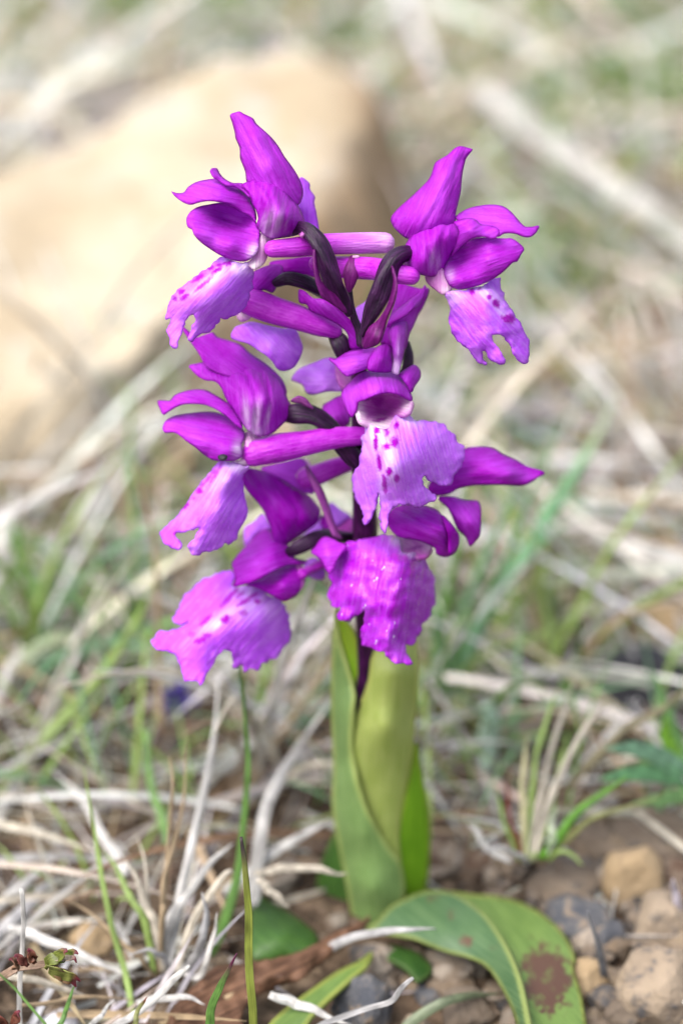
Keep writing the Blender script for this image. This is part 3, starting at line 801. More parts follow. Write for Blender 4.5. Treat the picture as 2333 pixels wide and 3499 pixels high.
# ---- flower at the top, facing right
f = Flower(ZB, 800, 60, [880,825, 915,870, 960,900, 950,950, 900,988, 850,962, 790,905, 800,840], [880,830,20, 950,930,30, 900,985,35, 795,880,0], light=0.15, white=[(930,890,35,35,0,.7), (920,960,40,25,0,.8)])
f.piece('sepal', [1070,123, 1040,112, 995,103, 960,118, 920,155, 860,190, 840,215, 825,265, 800,310, 740,370, 680,425, 620,480, 583,530, 590,570, 620,610, 680,655, 740,650, 800,620, 880,590, 950,575, 968,545, 970,500, 985,440, 1000,370, 1005,310, 1015,240, 1030,180, 1055,145],
        [1065,125,-30, 960,118,-20, 850,200,-10, 930,280,30, 1010,250,-15, 740,370,-25, 830,430,45, 985,440,0, 583,540,-50, 700,560,15, 680,650,-20, 900,560,30, 780,620,20],
        axis=[800,620, 1030,110], grooves=[(14,1035,115,940,300,860,450,760,620), (10,980,200,960,330,920,500)], curl=9, light=0.0, lights=[(900,330,190,60,-60,.35), (800,480,60,60,0,.15)])
f.piece('sepal', [970,530, 1010,490, 1070,465, 1150,452, 1210,452, 1260,465, 1300,495, 1340,540, 1380,580, 1420,583, 1465,577, 1450,615, 1420,640, 1380,640, 1320,620, 1260,620, 1220,640, 1150,620, 1060,580],
        [970,540,10, 1150,452,-40, 1150,540,5, 1260,465,-30, 1300,600,15, 1380,610,5, 1465,577,-25, 1200,630,20],
        axis=[1000,540, 1465,590], curl=5, light=0.2, lights=[(1200,540,130,40,10,.35)])
f.piece('hood', [660,800, 655,740, 670,690, 700,640, 750,590, 800,555, 860,540, 940,540, 965,552, 1000,580, 1010,640, 980,700, 945,750, 915,800, 890,850, 840,880, 760,870, 690,845],
        [655,760,10, 700,640,15, 800,555,5, 800,680,85, 940,540,15, 880,600,70, 1000,620,40, 930,750,25, 760,800,75, 860,860,30, 690,840,30],
        axis=[880,850, 860,560], grooves=[(22,850,545,810,640,820,760,860,850), (20,930,545,890,650,880,760,880,840)], curl=14, light=0.0, vein=0.6, white=[(830,780,14,60,10,.3), (865,800,14,60,5,.35)], lights=[(900,560,80,30,0,.3)])
f.piece('petal', [955,555, 1040,530, 1090,542, 1120,568, 1190,578, 1225,600, 1228,632, 1190,656, 1130,645, 1060,662, 1000,705, 960,745, 940,760, 960,690, 985,630, 975,585],
        [960,560,60, 1050,535,70, 1060,600,105, 1120,570,75, 1225,615,85, 1130,640,90, 1000,700,55, 945,755,35], axis=[940,760, 1220,610], curl=6, light=0.15, grid=7, lights=[(1120,620,90,25,10,.3)])
f.piece('petal', [905,810, 945,748, 1010,690, 1080,655, 1150,647, 1250,652, 1310,655, 1375,710, 1360,745, 1335,792, 1310,797, 1240,862, 1160,912, 1080,942, 1000,957, 940,942, 908,895, 898,850],
        [905,820,15, 1000,700,10, 1000,790,-10, 1080,655,40, 1250,655,45, 1375,710,35, 1150,780,75, 1310,795,60, 1160,910,50, 1000,900,75, 1000,955,45, 910,900,40],
        axis=[910,880, 1375,720], grooves=[(14,1370,715,1200,730,1050,770,910,850)], curl=6, light=0.0, lights=[(1290,680,90,30,20,.45), (1120,800,120,50,-10,.15)], white=[(935,870,25,35,0,.5)])
f.piece('lip', [905,985, 960,962, 1020,957, 1080,947, 1130,932, 1200,887, 1240,890, 1235,930, 1250,980, 1290,1060, 1330,1120, 1370,1190, 1400,1250, 1412,1320, 1400,1390, 1375,1402, 1340,1380, 1308,1340, 1300,1290, 1265,1250, 1225,1228, 1190,1230, 1195,1260, 1230,1310, 1255,1350, 1262,1395, 1230,1402, 1180,1380, 1150,1340, 1130,1330, 1130,1370, 1145,1405, 1100,1392, 1060,1340, 1010,1290, 960,1240, 935,1180, 930,1100, 928,1040],
        [910,985,20, 1080,947,30, 1220,890,-40, 1150,1010,50, 1280,1060,0, 1400,1260,-40, 1390,1395,-20, 930,1100,-10, 1050,1130,40, 1250,1180,35, 960,1240,-20, 1100,1300,20, 1240,1395,30, 1120,1390,-10],
        mat='lip', axis=[960,970, 1280,1350], grid=6, jag=5, curl=6, ruffle=7, light=-0.12,
        white=[(960,1000,60,50,0,.6), (1150,980,110,35,30,.65), (1240,1080,80,25,50,.5)], spots=[(1065,970,14,16,0,1), (1168,1000,12,12,0,1), (1208,1040,14,20,-30,1), (1285,1130,32,20,10,1), (1110,955,10,8,0,.8)])
f.tube('spur', [1400,470,40, 1250,440,20, 1100,412,-60, 900,402,-110, 750,392,-130, 640,370,-140], [70, 85, 90, 90, 82, 60], 'spur', z=ZG, light=0.08, seg=18)
f.tube('ovary', [1400,290,20, 1320,300,45, 1245,360,60, 1190,470,62, 1145,600,55, 1095,730,40, 1045,850,20, 1010,930,5], [55, 66, 76, 82, 80, 66, 42, 24], 'ovary', z=ZG, ridge=0.17, twist=-2.2, seg=18)
f.piece('bract', [1240,388, 1278,470, 1287,560, 1262,680, 1212,800, 1185,900, 1152,990, 1080,1032, 1010,1036, 1004,945, 1040,882, 1120,822, 1180,742, 1222,640, 1250,520, 1240,430],
        [1240,390,110, 1270,560,115, 1200,760,95, 1010,960,30, 1100,950,70, 1180,900,70, 1080,1030,50], mat='bract', z=ZG, axis=[1030,1000, 1245,400], light=0.1, grid=6, curl=8, curl_r=9)

# ---- flower on the left, middle
f = Flower(ZC, 1480, 90, [655,795, 700,770, 770,800, 765,880, 730,960, 695,1005, 600,1002, 575,972, 640,950], [660,800,20, 770,820,0, 690,1000,30, 590,985,40, 700,880,45], light=0.15, white=[(620,985,60,25,0,.95), (700,850,40,80,10,.35)])
f.piece('sepal', [240,65, 280,95, 340,140, 440,108, 480,140, 560,165, 630,190, 700,250, 790,310, 870,375, 920,440, 942,520, 900,600, 760,500, 600,420, 480,380, 400,330, 350,240, 300,170],
        [240,65,-10, 440,108,-50, 400,250,0, 630,190,-50, 600,320,10, 870,375,-40, 800,480,20, 942,520,-40, 480,370,20],
        axis=[880,560, 250,80], curl=6, light=0.0, lights=[(700,290,200,30,38,.2)])
f.piece('hood', [287,335, 330,318, 420,305, 540,300, 640,295, 720,310, 800,350, 870,400, 920,470, 950,560, 985,610, 1000,650, 940,700, 890,750, 840,790, 760,808, 690,775, 640,720, 600,660, 560,600, 530,550, 500,480, 460,440, 400,432, 340,400],
        [287,335,20, 540,300,-5, 460,420,45, 640,400,60, 720,310,0, 870,400,-10, 800,560,105, 950,560,10, 1000,650,-15, 890,740,30, 760,800,55, 640,700,65, 550,560,60, 700,600,100],
        axis=[740,800, 700,330], grooves=[(22,540,310,670,400,735,560,725,780), (20,690,305,790,420,830,600,780,780), (18,450,350,580,440,650,600,680,740)], curl=12, curl_r=20, light=-0.02, vein=0.6, white=[(735,680,26,110,8,.6), (670,650,22,100,-5,.5), (810,680,16,90,15,.45), (730,770,70,40,0,.5)], lights=[(420,330,140,25,-5,.3), (690,310,100,20,15,.3)])
f.piece('petal', [75,570, 120,565, 160,565, 190,530, 250,505, 330,490, 400,495, 450,520, 500,550, 560,590, 600,640, 630,690, 645,750, 600,725, 550,675, 500,640, 440,605, 380,585, 300,582, 240,588, 190,608, 150,632, 110,656, 92,625],
        [75,580,-10, 160,580,20, 330,490,0, 350,585,50, 500,560,30, 560,680,60, 640,740,55, 250,545,30], axis=[640,740, 80,590], curl=6, light=0.08, grid=7)
f.piece('petal', [108,745, 130,700, 180,670, 250,655, 330,645, 430,640, 520,660, 600,710, 650,760, 662,800, 642,860, 642,940, 590,970, 520,972, 450,967, 390,932, 330,882, 270,840, 210,790, 170,775, 120,777],
        [108,760,30, 250,655,-5, 250,760,50, 430,640,-15, 430,740,30, 600,720,10, 640,800,35, 400,860,75, 390,930,55, 560,900,80, 600,970,60],
        axis=[650,860, 110,740], grooves=[(10,130,740,300,730,450,760,640,830)], curl=6, light=0.05, lights=[(330,780,180,60,25,.25), (150,730,50,50,0,.3)], white=[(615,890,32,55,5,.7)])
f.piece('lip', [490,975, 580,977, 650,1002, 690,1007, 655,1060, 650,1160, 670,1240, 675,1320, 655,1380, 620,1440, 600,1500, 550,1530, 530,1525, 480,1565, 400,1575, 340,1598, 305,1590, 280,1545, 310,1500, 340,1450, 345,1425, 300,1435, 240,1450, 190,1465, 210,1480, 240,1520, 235,1555, 200,1562, 150,1545, 100,1500, 90,1450, 120,1410, 180,1370, 240,1300, 300,1200, 370,1110, 440,1020],
        [490,975,25, 690,1005,25, 560,1100,60, 400,1080,20, 270,1260,10, 100,1440,-20, 200,1555,40, 650,1160,-20, 480,1300,65, 670,1310,-30, 310,1580,30, 550,1525,-10, 240,1440,30],
        mat='lip', axis=[620,1000, 330,1500], grid=6, jag=5, curl=5, ruffle=7, light=0.0, lights=[(150,1480,90,70,30,-.4)],
        white=[(600,1010,70,40,0,.95), (500,1100,60,100,35,.35)], spots=[(355,1172,19,16,0,1), (318,1222,9,9,0,.8), (260,1272,26,12,-40,1), (450,1080,50,8,-55,.8), (410,1095,60,7,-50,.8), (490,1015,40,6,-60,.7), (195,1460,10,10,0,.9)])
f.tube('spur', [130,850,10, 400,785,0, 700,735,-10, 1000,680,-20, 1330,655,-30, 1480,650,-40], [140, 155, 135, 120, 95, 60], 'spur', z=ZH, light=0.02, seg=18)
f.tube('ovary', [470,430,-40, 600,420,-20, 760,440,-20, 900,520,-25, 1050,680,-40, 1200,860,-60, 1330,1010,-80], [70, 105, 100, 95, 100, 100, 70], 'ovary', z=ZH, ridge=0.17, twist=2, seg=18)
f.piece('bract', [540,285, 620,240, 700,268, 745,320, 782,372, 720,350, 640,310, 570,300], [540,285,30, 700,300,40, 780,370,30], mat='bract_pink', z=ZH, axis=[550,285, 780,370], light=0.5, grid=6)

# ---- flower at the lower left, seen from above
f = Flower(ZD, 2000, 130, [1150,810, 1200,830, 1225,900, 1225,960, 1190,1020, 1150,1000, 1120,900], [1150,820,0, 1220,900,10, 1160,990,20], light=-0.1)
f.piece('sepal', [765,140, 800,108, 860,115, 930,135, 1000,170, 1080,210, 1170,260, 1250,310, 1310,370, 1342,430, 1322,510, 1250,570, 1180,620, 1110,670, 1040,690, 990,640, 972,560, 950,500, 910,420, 860,350, 800,280, 765,210],
        [770,150,90, 930,135,30, 850,260,90, 1080,210,10, 1050,380,70, 930,450,60, 1310,370,-30, 1250,480,30, 1330,470,-30, 1040,600,40, 1180,620,-10],
        axis=[1080,640, 780,140], grooves=[(16,790,130,900,280,1020,420,1060,620), (12,930,140,1080,300,1180,450,1110,640)], curl=8, light=-0.2, lights=[(1000,340,160,40,40,.2)])
f.piece('hood', [690,982, 705,930, 680,830, 700,780, 760,710, 820,650, 870,590, 930,557, 975,570, 1000,612, 1060,650, 1110,690, 1150,770, 1240,800, 1190,822, 1100,830, 1040,855, 960,895, 870,942, 780,972],
        [690,980,70, 680,830,40, 820,650,10, 850,790,85, 940,560,0, 1000,720,70, 1100,690,10, 1200,810,20, 960,880,100, 800,950,95],
        axis=[1150,780, 690,960], grooves=[(14,700,960,830,830,960,760,1120,760)], curl=8, light=-0.05, lights=[(850,800,160,50,-35,.25), (990,860,40,20,-25,.5)])
f.piece('petal', [790,972, 880,935, 960,890, 1040,845, 1120,822, 1180,830, 1212,880, 1222,940, 1200,1000, 1160,1060, 1100,1092, 1060,1100, 1000,1072, 930,1032, 860,1000],
        [790,975,40, 960,900,10, 1120,830,10, 1210,890,10, 1050,970,60, 1200,1010,20, 1080,1095,35, 930,1030,45], axis=[1190,900, 800,980], curl=10, light=-0.12)
f.piece('lip', [690,985, 760,977, 830,977, 900,1010, 970,1050, 1050,1100, 1080,1150, 1110,1230, 1122,1330, 1100,1400, 1060,1460, 1010,1520, 930,1555, 900,1580, 875,1610, 840,1590, 810,1595, 775,1625, 755,1585, 700,1590, 678,1580, 685,1520, 670,1470, 620,1460, 570,1510, 550,1560, 530,1600, 490,1650, 460,1720, 440,1728, 430,1690, 350,1690, 325,1680, 300,1600, 270,1550, 250,1490, 180,1470, 110,1440, 75,1408, 110,1350, 150,1315, 230,1310, 300,1285, 360,1250, 290,1270, 250,1250, 240,1215, 300,1120, 340,1040, 420,970, 500,920, 600,880, 670,860, 700,900],
        [690,900,-20, 900,1010,0, 760,1080,45, 500,920,-25, 300,1120,-30, 550,1240,80, 250,1240,10, 80,1400,60, 1080,1150,-40, 1120,1330,-70, 900,1300,35, 400,1400,95, 900,1590,10, 690,1585,40, 440,1720,110, 300,1600,90],
        mat='lip', axis=[800,1000, 300,1550], grid=6, jag=6, curl=5, ruffle=8, light=-0.22, lights=[(430,1000,150,70,-30,-.1), (1000,1300,120,200,0,.2)],
        white=[(780,1020,120,60,-20,.5), (600,1230,190,42,-38,.8), (800,1150,130,90,-10,.45), (930,1120,160,110,20,.3)],
        spots=[(670,1060,75,14,-48,.9), (740,1050,30,12,-40,.7), (770,1105,45,12,-30,.9), (830,1060,45,10,-30,.8), (870,1100,20,14,0,.9), (765,1185,24,17,0,.7), (635,1230,30,22,-40,1), (490,1240,50,15,-42,.9), (445,1390,42,17,-15,1), (495,1355,26,16,-10,.9), (380,1345,22,16,0,.6)])
f.tube('spur', [1200,900,10, 1270,860,-30, 1350,820,-60, 1420,780,-90], [40, 34, 36, 30], 'spur', light=-0.1)
f.tube('ovary', [520,1900,20, 620,1850,25, 740,1790,20, 860,1745,0, 1000,1730,-40, 1200,1740,-90], [50, 78, 80, 74, 70, 60], 'ovary', z=ZH, ridge=0.17, twist=2)

# ---- flower in the middle, facing the viewer
f = Flower(ZE, 1480, 230, [405,388, 440,365, 510,335, 580,318, 640,325, 700,355, 728,372, 712,432, 665,455, 625,470, 612,520, 590,550, 520,525, 460,505, 428,482, 415,425],
           [410,390,-5, 560,340,-60, 570,420,-110, 720,375,-10, 460,500,20, 590,540,30, 660,455,15, 500,420,-70], light=0.0, curl=0, lights=[(580,400,90,60,0,-.45)],
           white=[(435,460,26,50,-20,.9), (700,400,30,50,30,.7), (540,520,90,45,0,.95), (425,410,25,60,-15,.7)], spots=[(525,365,30,28,0,.7), (545,483,30,8,-15,.9), (510,488,12,7,0,.7), (460,365,30,8,0,.8)])
f.piece('hood', [315,340, 330,300, 370,260, 420,215, 480,195, 560,193, 620,205, 670,235, 700,280, 730,350, 727,374, 690,357, 640,337, 580,330, 510,347, 450,372, 412,387, 402,432, 375,472, 350,442, 330,400],
        [315,345,-30, 420,220,-50, 450,290,30, 560,195,-60, 560,270,35, 670,240,-50, 580,330,45, 450,370,45, 375,465,0, 725,365,0, 650,300,25],
        axis=[550,330, 520,200], curl=7, light=0.15, grid=6, lights=[(520,290,140,40,-15,.25), (370,380,50,70,0,.25)])
f.piece('sepal', [750,1112, 800,1118, 900,1060, 1000,1040, 1110,1032, 1150,1060, 1120,1120, 1060,1190, 960,1235, 895,1262, 850,1235, 800,1170],
        [750,1112,10, 900,1060,-30, 900,1250,20, 960,1140,25, 1130,1040,-30, 1060,1190,10], z=ZG, axis=[1120,1060, 760,1120], light=0.3, curl=7, lights=[(940,1130,120,40,-20,.3)])
f.piece('petal', [1060,1110, 1120,1030, 1190,1003, 1240,1025, 1252,1100, 1245,1215, 1160,1230, 1060,1215, 1040,1170], [1060,1120,10, 1190,1005,-30, 1170,1110,25, 1250,1100,-25, 1160,1220,10], z=ZG, axis=[1150,1220, 1190,1010], light=0.0, curl=10)
f.piece('sepal', [650,220, 690,188, 740,163, 775,193, 778,240, 745,290, 727,325, 700,290, 670,250], [650,225,-30, 740,165,-60, 720,240,-20, 778,240,-60, 727,320,-20], axis=[700,290, 760,180], light=0.1, curl=10)
f.piece('lip', [455,500, 520,522, 580,542, 610,505, 630,462, 700,450, 740,480, 820,490, 900,500, 950,550, 990,600, 1030,640, 1032,710, 1010,770, 970,820, 960,860, 900,866, 840,846, 810,808, 790,828, 800,870, 840,900, 866,940, 830,970, 790,990, 700,985, 640,985, 600,1030, 580,1090, 568,1152, 550,1120, 540,1040, 545,960, 530,915, 510,980, 490,1030, 472,1080, 440,1090, 440,1020, 410,960, 385,880, 385,800, 410,760, 430,680, 430,600, 448,550],
        [460,505,10, 590,540,40, 700,455,-10, 560,640,95, 900,500,-70, 820,620,20, 1030,660,-90, 960,860,-70, 780,780,40, 570,820,90, 430,640,-30, 385,850,-90, 455,1080,-60, 640,985,40, 850,950,-10, 560,1130,20],
        mat='lip', axis=[560,520, 700,980], grid=6, jag=6, curl=5, ruffle=8, light=0.05,
        white=[(520,570,70,110,0,.95), (600,690,40,130,-3,.9), (700,480,70,40,20,.6), (545,800,18,120,-5,.45)],
        spots=[(523,546,13,16,0,1), (517,615,11,38,2,1), (575,540,9,11,0,.9), (585,562,18,8,-50,.9), (637,520,9,17,20,1), (630,615,18,24,0,1), (580,640,20,16,-20,1), (537,735,11,40,-5,1), (595,785,13,20,0,1), (640,825,13,16,0,.9), (565,850,10,36,-8,.9), (572,890,8,20,0,.8), (610,600,8,14,0,.6)])
# its long back sepals, standing up between the two upper flowers
f.piece('sepal', [1290,520, 1380,545, 1460,565, 1535,570, 1500,690, 1450,780, 1410,870, 1380,935, 1362,1010, 1330,1060, 1240,1040, 1180,1010, 1150,1000, 1180,900, 1220,800, 1270,640],
        [1290,520,-150, 1530,575,-160, 1380,700,-120, 1450,790,-150, 1180,960,-100, 1300,950,-70, 1350,1040,-100], z=ZG, axis=[1260,1040, 1420,560], light=-0.05, curl=8)
f.piece('petal', [1200,870, 1205,835, 1240,760, 1320,700, 1400,640, 1470,580, 1500,538, 1510,545, 1508,595, 1480,670, 1465,700, 1400,742, 1320,792, 1250,832],
        [1200,860,-50, 1320,710,-50, 1330,780,-20, 1500,545,-80, 1465,690,-60, 1400,690,-30], z=ZG, axis=[1210,850, 1500,550], light=0.2, curl=6, grid=7)
f.piece('sepal', [1215,850, 1250,815, 1330,795, 1367,850, 1363,950, 1342,1060, 1312,1180, 1290,1245, 1235,1218, 1247,1130, 1240,1030, 1215,950],
        [1215,880,-60, 1290,900,-15, 1365,880,-55, 1300,1080,5, 1240,1100,-30, 1340,1070,-30, 1265,1230,-10], z=ZG, axis=[1260,1230, 1300,810], light=0.2, curl=8, white=[(1270,1190,50,70,10,.8), (1295,1050,22,130,5,.3)])
f.tube('ovary', [1360,1000,-180, 1370,1100,-170, 1360,1190,-170, 1300,1280,-190], [28, 44, 44, 30], 'ovary', z=ZG)

# ---- flower at the lower right of the spike, half turned away
f = Flower(ZE, 1900, 200, [625,1160, 700,1168, 800,1198, 845,1215, 830,1250, 800,1275, 720,1280, 650,1250, 610,1200], [625,1165,0, 740,1190,-60, 840,1220,-10, 720,1270,25], curl=0, light=-0.1, white=[(640,1190,40,50,0,.6), (825,1230,20,20,0,.4)], spots=[(745,1231,32,7,-15,1), (710,1180,20,6,0,.7)])
f.piece('sepal', [1020,660, 1080,640, 1190,645, 1260,685, 1340,720, 1400,755, 1495,785, 1470,815, 1400,860, 1340,870, 1240,865, 1100,868, 1000,885, 950,915, 870,928, 820,900, 840,840, 940,800, 1000,720],
        [1020,670,-20, 1190,645,-40, 1180,750,35, 1340,720,-20, 1300,800,40, 1495,785,-10, 1340,868,5, 1100,868,5, 1000,800,30, 870,910,0],
        axis=[860,900, 1490,785], grooves=[(16,1485,785,1330,770,1180,750,1000,800), (10,1440,800,1300,830,1100,835)], curl=8, light=-0.1, lights=[(1250,760,190,30,18,.45), (1350,830,120,18,0,.3)])
f.piece('sepal', [880,935, 960,930, 1040,950, 1110,955, 1130,1000, 1130,1060, 1125,1150, 1100,1190, 1065,1220, 1040,1170, 1020,1150, 990,1120, 965,1060, 930,990],
        [890,940,10, 1040,950,-10, 1000,1020,35, 1125,1000,-10, 1060,1080,45, 1120,1150,10, 1065,1215,0, 985,1110,20], axis=[900,940, 1080,1200], grooves=[(12,910,945,1000,1010,1050,1090,1075,1200)], curl=6, light=0.05, lights=[(1050,1040,70,30,50,.25)])
f.piece('hood', [580,1070, 590,1030, 630,990, 700,975, 790,980, 870,1005, 920,1060, 970,1110, 1000,1150, 1003,1210, 972,1265, 920,1285, 870,1267, 858,1232, 800,1202, 730,1182, 650,1167, 600,1122],
        [580,1075,40, 640,990,20, 760,1060,110, 870,1005,40, 900,1120,115, 1000,1160,30, 920,1280,60, 730,1180,90, 620,1130,70, 860,1220,90],
        axis=[600,1080, 980,1230], grooves=[(20,640,1000,760,1070,880,1150,975,1240)], curl=12, curl_r=18, light=-0.12, lights=[(800,1120,150,30,25,.3), (730,1170,120,14,10,.3)])
f.piece('petal', [905,1040, 950,1080, 985,1130, 1005,1180, 985,1240, 950,1262, 945,1180, 925,1110], [905,1040,110, 985,1130,90, 950,1250,100, 1000,1190,60], axis=[910,1050, 970,1250], light=-0.25, grid=6, curl=6)
f.piece('petal', [35,335, 90,260, 130,200, 190,165, 280,190, 350,230, 420,250, 380,330, 320,420, 280,510, 232,565, 180,500, 150,440, 110,390],
        [35,335,-20, 190,165,-30, 200,330,30, 400,250,20, 250,500,30], z=ZF, axis=[400,260, 60,330], light=0.15, curl=5, grid=6, lights=[(210,350,30,150,-10,.4)])
LOW_LIP = f.piece('lip', [590,185, 680,170, 800,140, 860,150, 930,160, 985,200, 1000,300, 1060,330, 1150,340, 1240,330, 1260,400, 1300,480, 1345,560, 1370,650, 1365,760, 1370,860, 1340,950, 1310,1030, 1240,1110, 1230,1170, 1190,1240, 1150,1300, 1115,1335, 1065,1325, 1055,1360, 1080,1430, 1115,1490, 1118,1530, 1060,1535, 1010,1515, 950,1525, 900,1500, 840,1450, 820,1400, 780,1395, 740,1380, 700,1370, 640,1355, 570,1330, 570,1270, 580,1190, 605,1110, 610,1040, 608,960, 560,1000, 500,1040, 450,1090, 400,1065, 330,1060, 310,1020, 345,960, 345,930, 300,935, 260,920, 240,860, 205,790, 220,730, 260,660, 220,610, 225,560, 250,480, 290,400, 340,330, 380,260, 440,215, 520,205],
        [800,140,-10, 980,200,20, 1240,330,-20, 1050,450,80, 600,300,30, 300,400,-20, 700,650,75, 220,600,-40, 210,790,-30, 450,800,45, 430,1080,25, 1370,650,-60, 1360,880,-70, 1150,800,50, 1000,900,90, 600,1100,30, 580,1300,10, 850,1250,85, 1130,1320,-10, 1100,1530,55, 900,1490,70],
        mat='lip_wet', z=ZF, axis=[1000,250, 800,1400], grid=5, jag=6, curl=5, ruffle=14, ruf_s=38, light=-0.05,
        lights=[(760,330,200,120,0,.25), (900,180,120,60,0,.35), (1240,900,100,300,0,-.15), (1000,1450,150,60,0,.15)], white=[(950,220,60,60,0,.5), (1120,360,90,50,0,.4)],
        spots=[(960,390,60,34,20,.6), (1050,400,24,34,0,.8), (1120,490,26,80,8,.7), (910,570,60,22,-25,.6), (1030,540,22,30,0,.5), (340,790,70,60,-20,.45), (980,680,60,100,0,.3), (940,850,40,160,0,.35)])

# ---- the flowers at the back of the spike
f = Flower(ZG, 1080, -60, [30,720, 80,690, 140,740, 130,800, 60,830, 20,790], [30,730,0, 130,780,10, 60,820,0], light=0.2, white=[(80,770,60,50,0,.6)])
f.piece('lip', [0,880, 60,850, 140,828, 260,855, 370,878, 480,888, 520,960, 542,1040, 512,1130, 470,1190, 400,1218, 340,1200, 290,1130, 200,1060, 100,1000, -20,960], [0,900,-20, 260,860,-30, 300,1000,25, 530,1050,-40, 400,1210,-20], mat='lip', axis=[60,800, 420,1180], curl=8, ruffle=10, light=-0.1, lights=[(330,1000,160,90,30,.2)])
f.piece('lip', [-170,1160, -120,1120, -60,1110, 0,1160, 40,1240, -40,1270, -130,1290, -180,1240], [-170,1160,-160, 0,1160,-150, -60,1250,-150], mat='lip', light=0.0, curl=6)
f.piece('petal', [120,470, 220,400, 330,375, 385,400, 375,490, 340,550, 300,602, 230,580, 150,620], [120,480,20, 330,380,10, 250,480,50, 300,600,20], axis=[140,600, 340,390], light=0.05, curl=8)
f.piece('sepal', [280,360, 450,330, 620,315, 650,400, 640,480, 560,460, 430,440, 330,440], [280,370,-80, 620,320,-90, 450,400,-60, 640,470,-90], axis=[300,400, 640,400], light=-0.15, curl=6)
f.tube('spur', [60,660,30, 180,690,40, 320,740,40, 500,795,40, 680,860,30, 800,905,10], [90, 112, 110, 100, 86, 58], 'spur', light=0.05, seg=18)
f.tube('ovary', [330,520,40, 420,488,60, 530,512,50, 630,560,30, 740,620,-10, 850,720,-40], [34, 50, 54, 54, 50, 34], 'ovary', ridge=0.17, twist=2)
f.tube('ovary', [790,930,-10, 835,1000,0, 860,1080,-10, 890,1180,-30], [50, 70, 66, 40], 'ovary', ridge=0.17, twist=1.5)
f.piece('bract', [505,645, 510,575, 560,590, 620,640, 700,650, 800,700, 880,780, 950,850, 992,920, 1012,1000, 1006,1042, 930,1052, 905,1010, 892,930, 840,872, 760,822, 680,782, 600,745, 570,695, 520,684],
        [510,580,110, 620,680,120, 800,750,125, 950,900,100, 900,960,80, 960,1045,70, 700,700,130], mat='petal', axis=[960,1040, 520,600], light=0.0, curl=9, curl_r=9, grid=7, lights=[(720,700,160,22,30,.4)])
f.piece('bract', [950,740, 1020,680, 1078,648, 1065,760, 1035,860, 1000,925, 975,875], [950,740,-80, 1070,660,-90, 1000,900,-60], mat='lip', light=0.1, curl=4)
f = Flower(ZA, 900, -90, [1290,1000, 1340,1010, 1380,1080, 1330,1120, 1280,1080], [1290,1000,0, 1380,1080,0, 1330,1040,10])
f.piece('petal', [1270,640, 1345,690, 1350,740, 1390,800, 1385,850, 1405,950, 1418,1095, 1330,1090, 1250,1000, 1230,870, 1250,760], [1270,650,-20, 1390,820,-30, 1300,900,20, 1410,1080,-10, 1250,1000,0], mat='lip', axis=[1330,1090, 1300,660], light=-0.25, curl=6)
f = Flower(Z(0, 0, 1.0), 1330, -110, [1150,1240, 1200,1240, 1210,1300, 1180,1330, 1150,1290], [1150,1240,0, 1210,1300,0, 1180,1280,8])
f.piece('lip', [995,1295, 1020,1262, 1070,1240, 1125,1222, 1170,1240, 1200,1290, 1195,1335, 1120,1338, 1070,1349, 1045,1341, 1034,1316, 1010,1305], [995,1295,-20, 1125,1222,-30, 1100,1290,20, 1190,1330,-10, 1060,1345,0], mat='lip', axis=[1190,1290, 1000,1290], light=0.15, curl=6)
f.piece('petal', [1100,1394, 1128,1368, 1168,1352, 1195,1390, 1190,1452, 1135,1455], [1100,1394,0, 1168,1352,-10, 1150,1420,20, 1185,1450,0], axis=[1180,1440, 1150,1360], light=0.1, curl=6)
f = Flower(ZH, 1650, -70, [560,960, 680,900, 760,960, 770,1060, 700,1150, 600,1100], [560,960,0, 760,960,0, 660,1040,25], light=0.3)
f.piece('petal', [220,1012, 350,960, 520,920, 660,895, 720,960, 760,1060, 800,1260, 700,1270, 580,1210, 430,1120], [220,1012,-10, 660,900,0, 550,1060,20, 790,1250,0], axis=[760,1180, 250,1010], light=0.45, curl=6, lights=[(400,1010,200,60,0,.3)])
f.tube('spur', [700,1120,20, 860,1060,30, 1040,990,20, 1230,940,-10], [110, 112, 100, 80], 'spur', light=0.0)
f.piece('bract', [698,972, 735,985, 775,1045, 850,1160, 905,1260, 955,1400, 1005,1560, 1055,1680, 1100,1765, 1000,1740, 940,1610, 882,1450, 820,1300, 762,1180, 712,1065], [700,980,120, 840,1200,125, 900,1450,115, 1050,1740,95, 950,1420,105], mat='bract_pink', axis=[1050,1740, 705,975], light=0.25, curl=8, curl_r=8, grid=6)
f = Flower(ZH, 1800, -80, [880,1560, 930,1650, 1000,1710, 1120,1790, 1180,1800, 1240,1770, 1262,1640, 1190,1525, 1060,1610, 960,1560], [880,1570,0, 1240,1770,0, 1100,1700,30, 1190,1530,-10], light=-0.3)
f.piece('lip', [975,1365, 1090,1450, 1185,1515, 1130,1570, 1050,1620, 1000,1580, 960,1470], [975,1370,0, 1180,1515,-10, 1050,1560,15], mat='lip', light=0.0, curl=5)
f.piece('lip', [600,1790, 700,1700, 790,1610, 872,1535, 880,1620, 865,1720, 740,1760], [600,1790,0, 870,1540,0, 780,1690,20], mat='lip', light=0.05, curl=5)
f.piece('lip', [45,1650, 140,1580, 245,1490, 300,1570, 335,1660, 200,1700, 120,1780, 55,1840], [50,1650,0, 245,1490,-10, 200,1640,20, 60,1830,0], mat='lip', light=0.0, curl=5)
f.piece('petal', [880,1500, 950,1600, 990,1720, 930,1760, 870,1740, 850,1640], [880,1510,30, 980,1720,40, 880,1720,30], light=-0.1, curl=5)
f.piece('petal', [690,2010, 800,1960, 880,2010, 920,2120, 880,2200, 740,2170, 690,2100], [690,2020,0, 880,2010,0, 800,2100,20, 900,2190,0], mat='lip', light=0.1, curl=5)

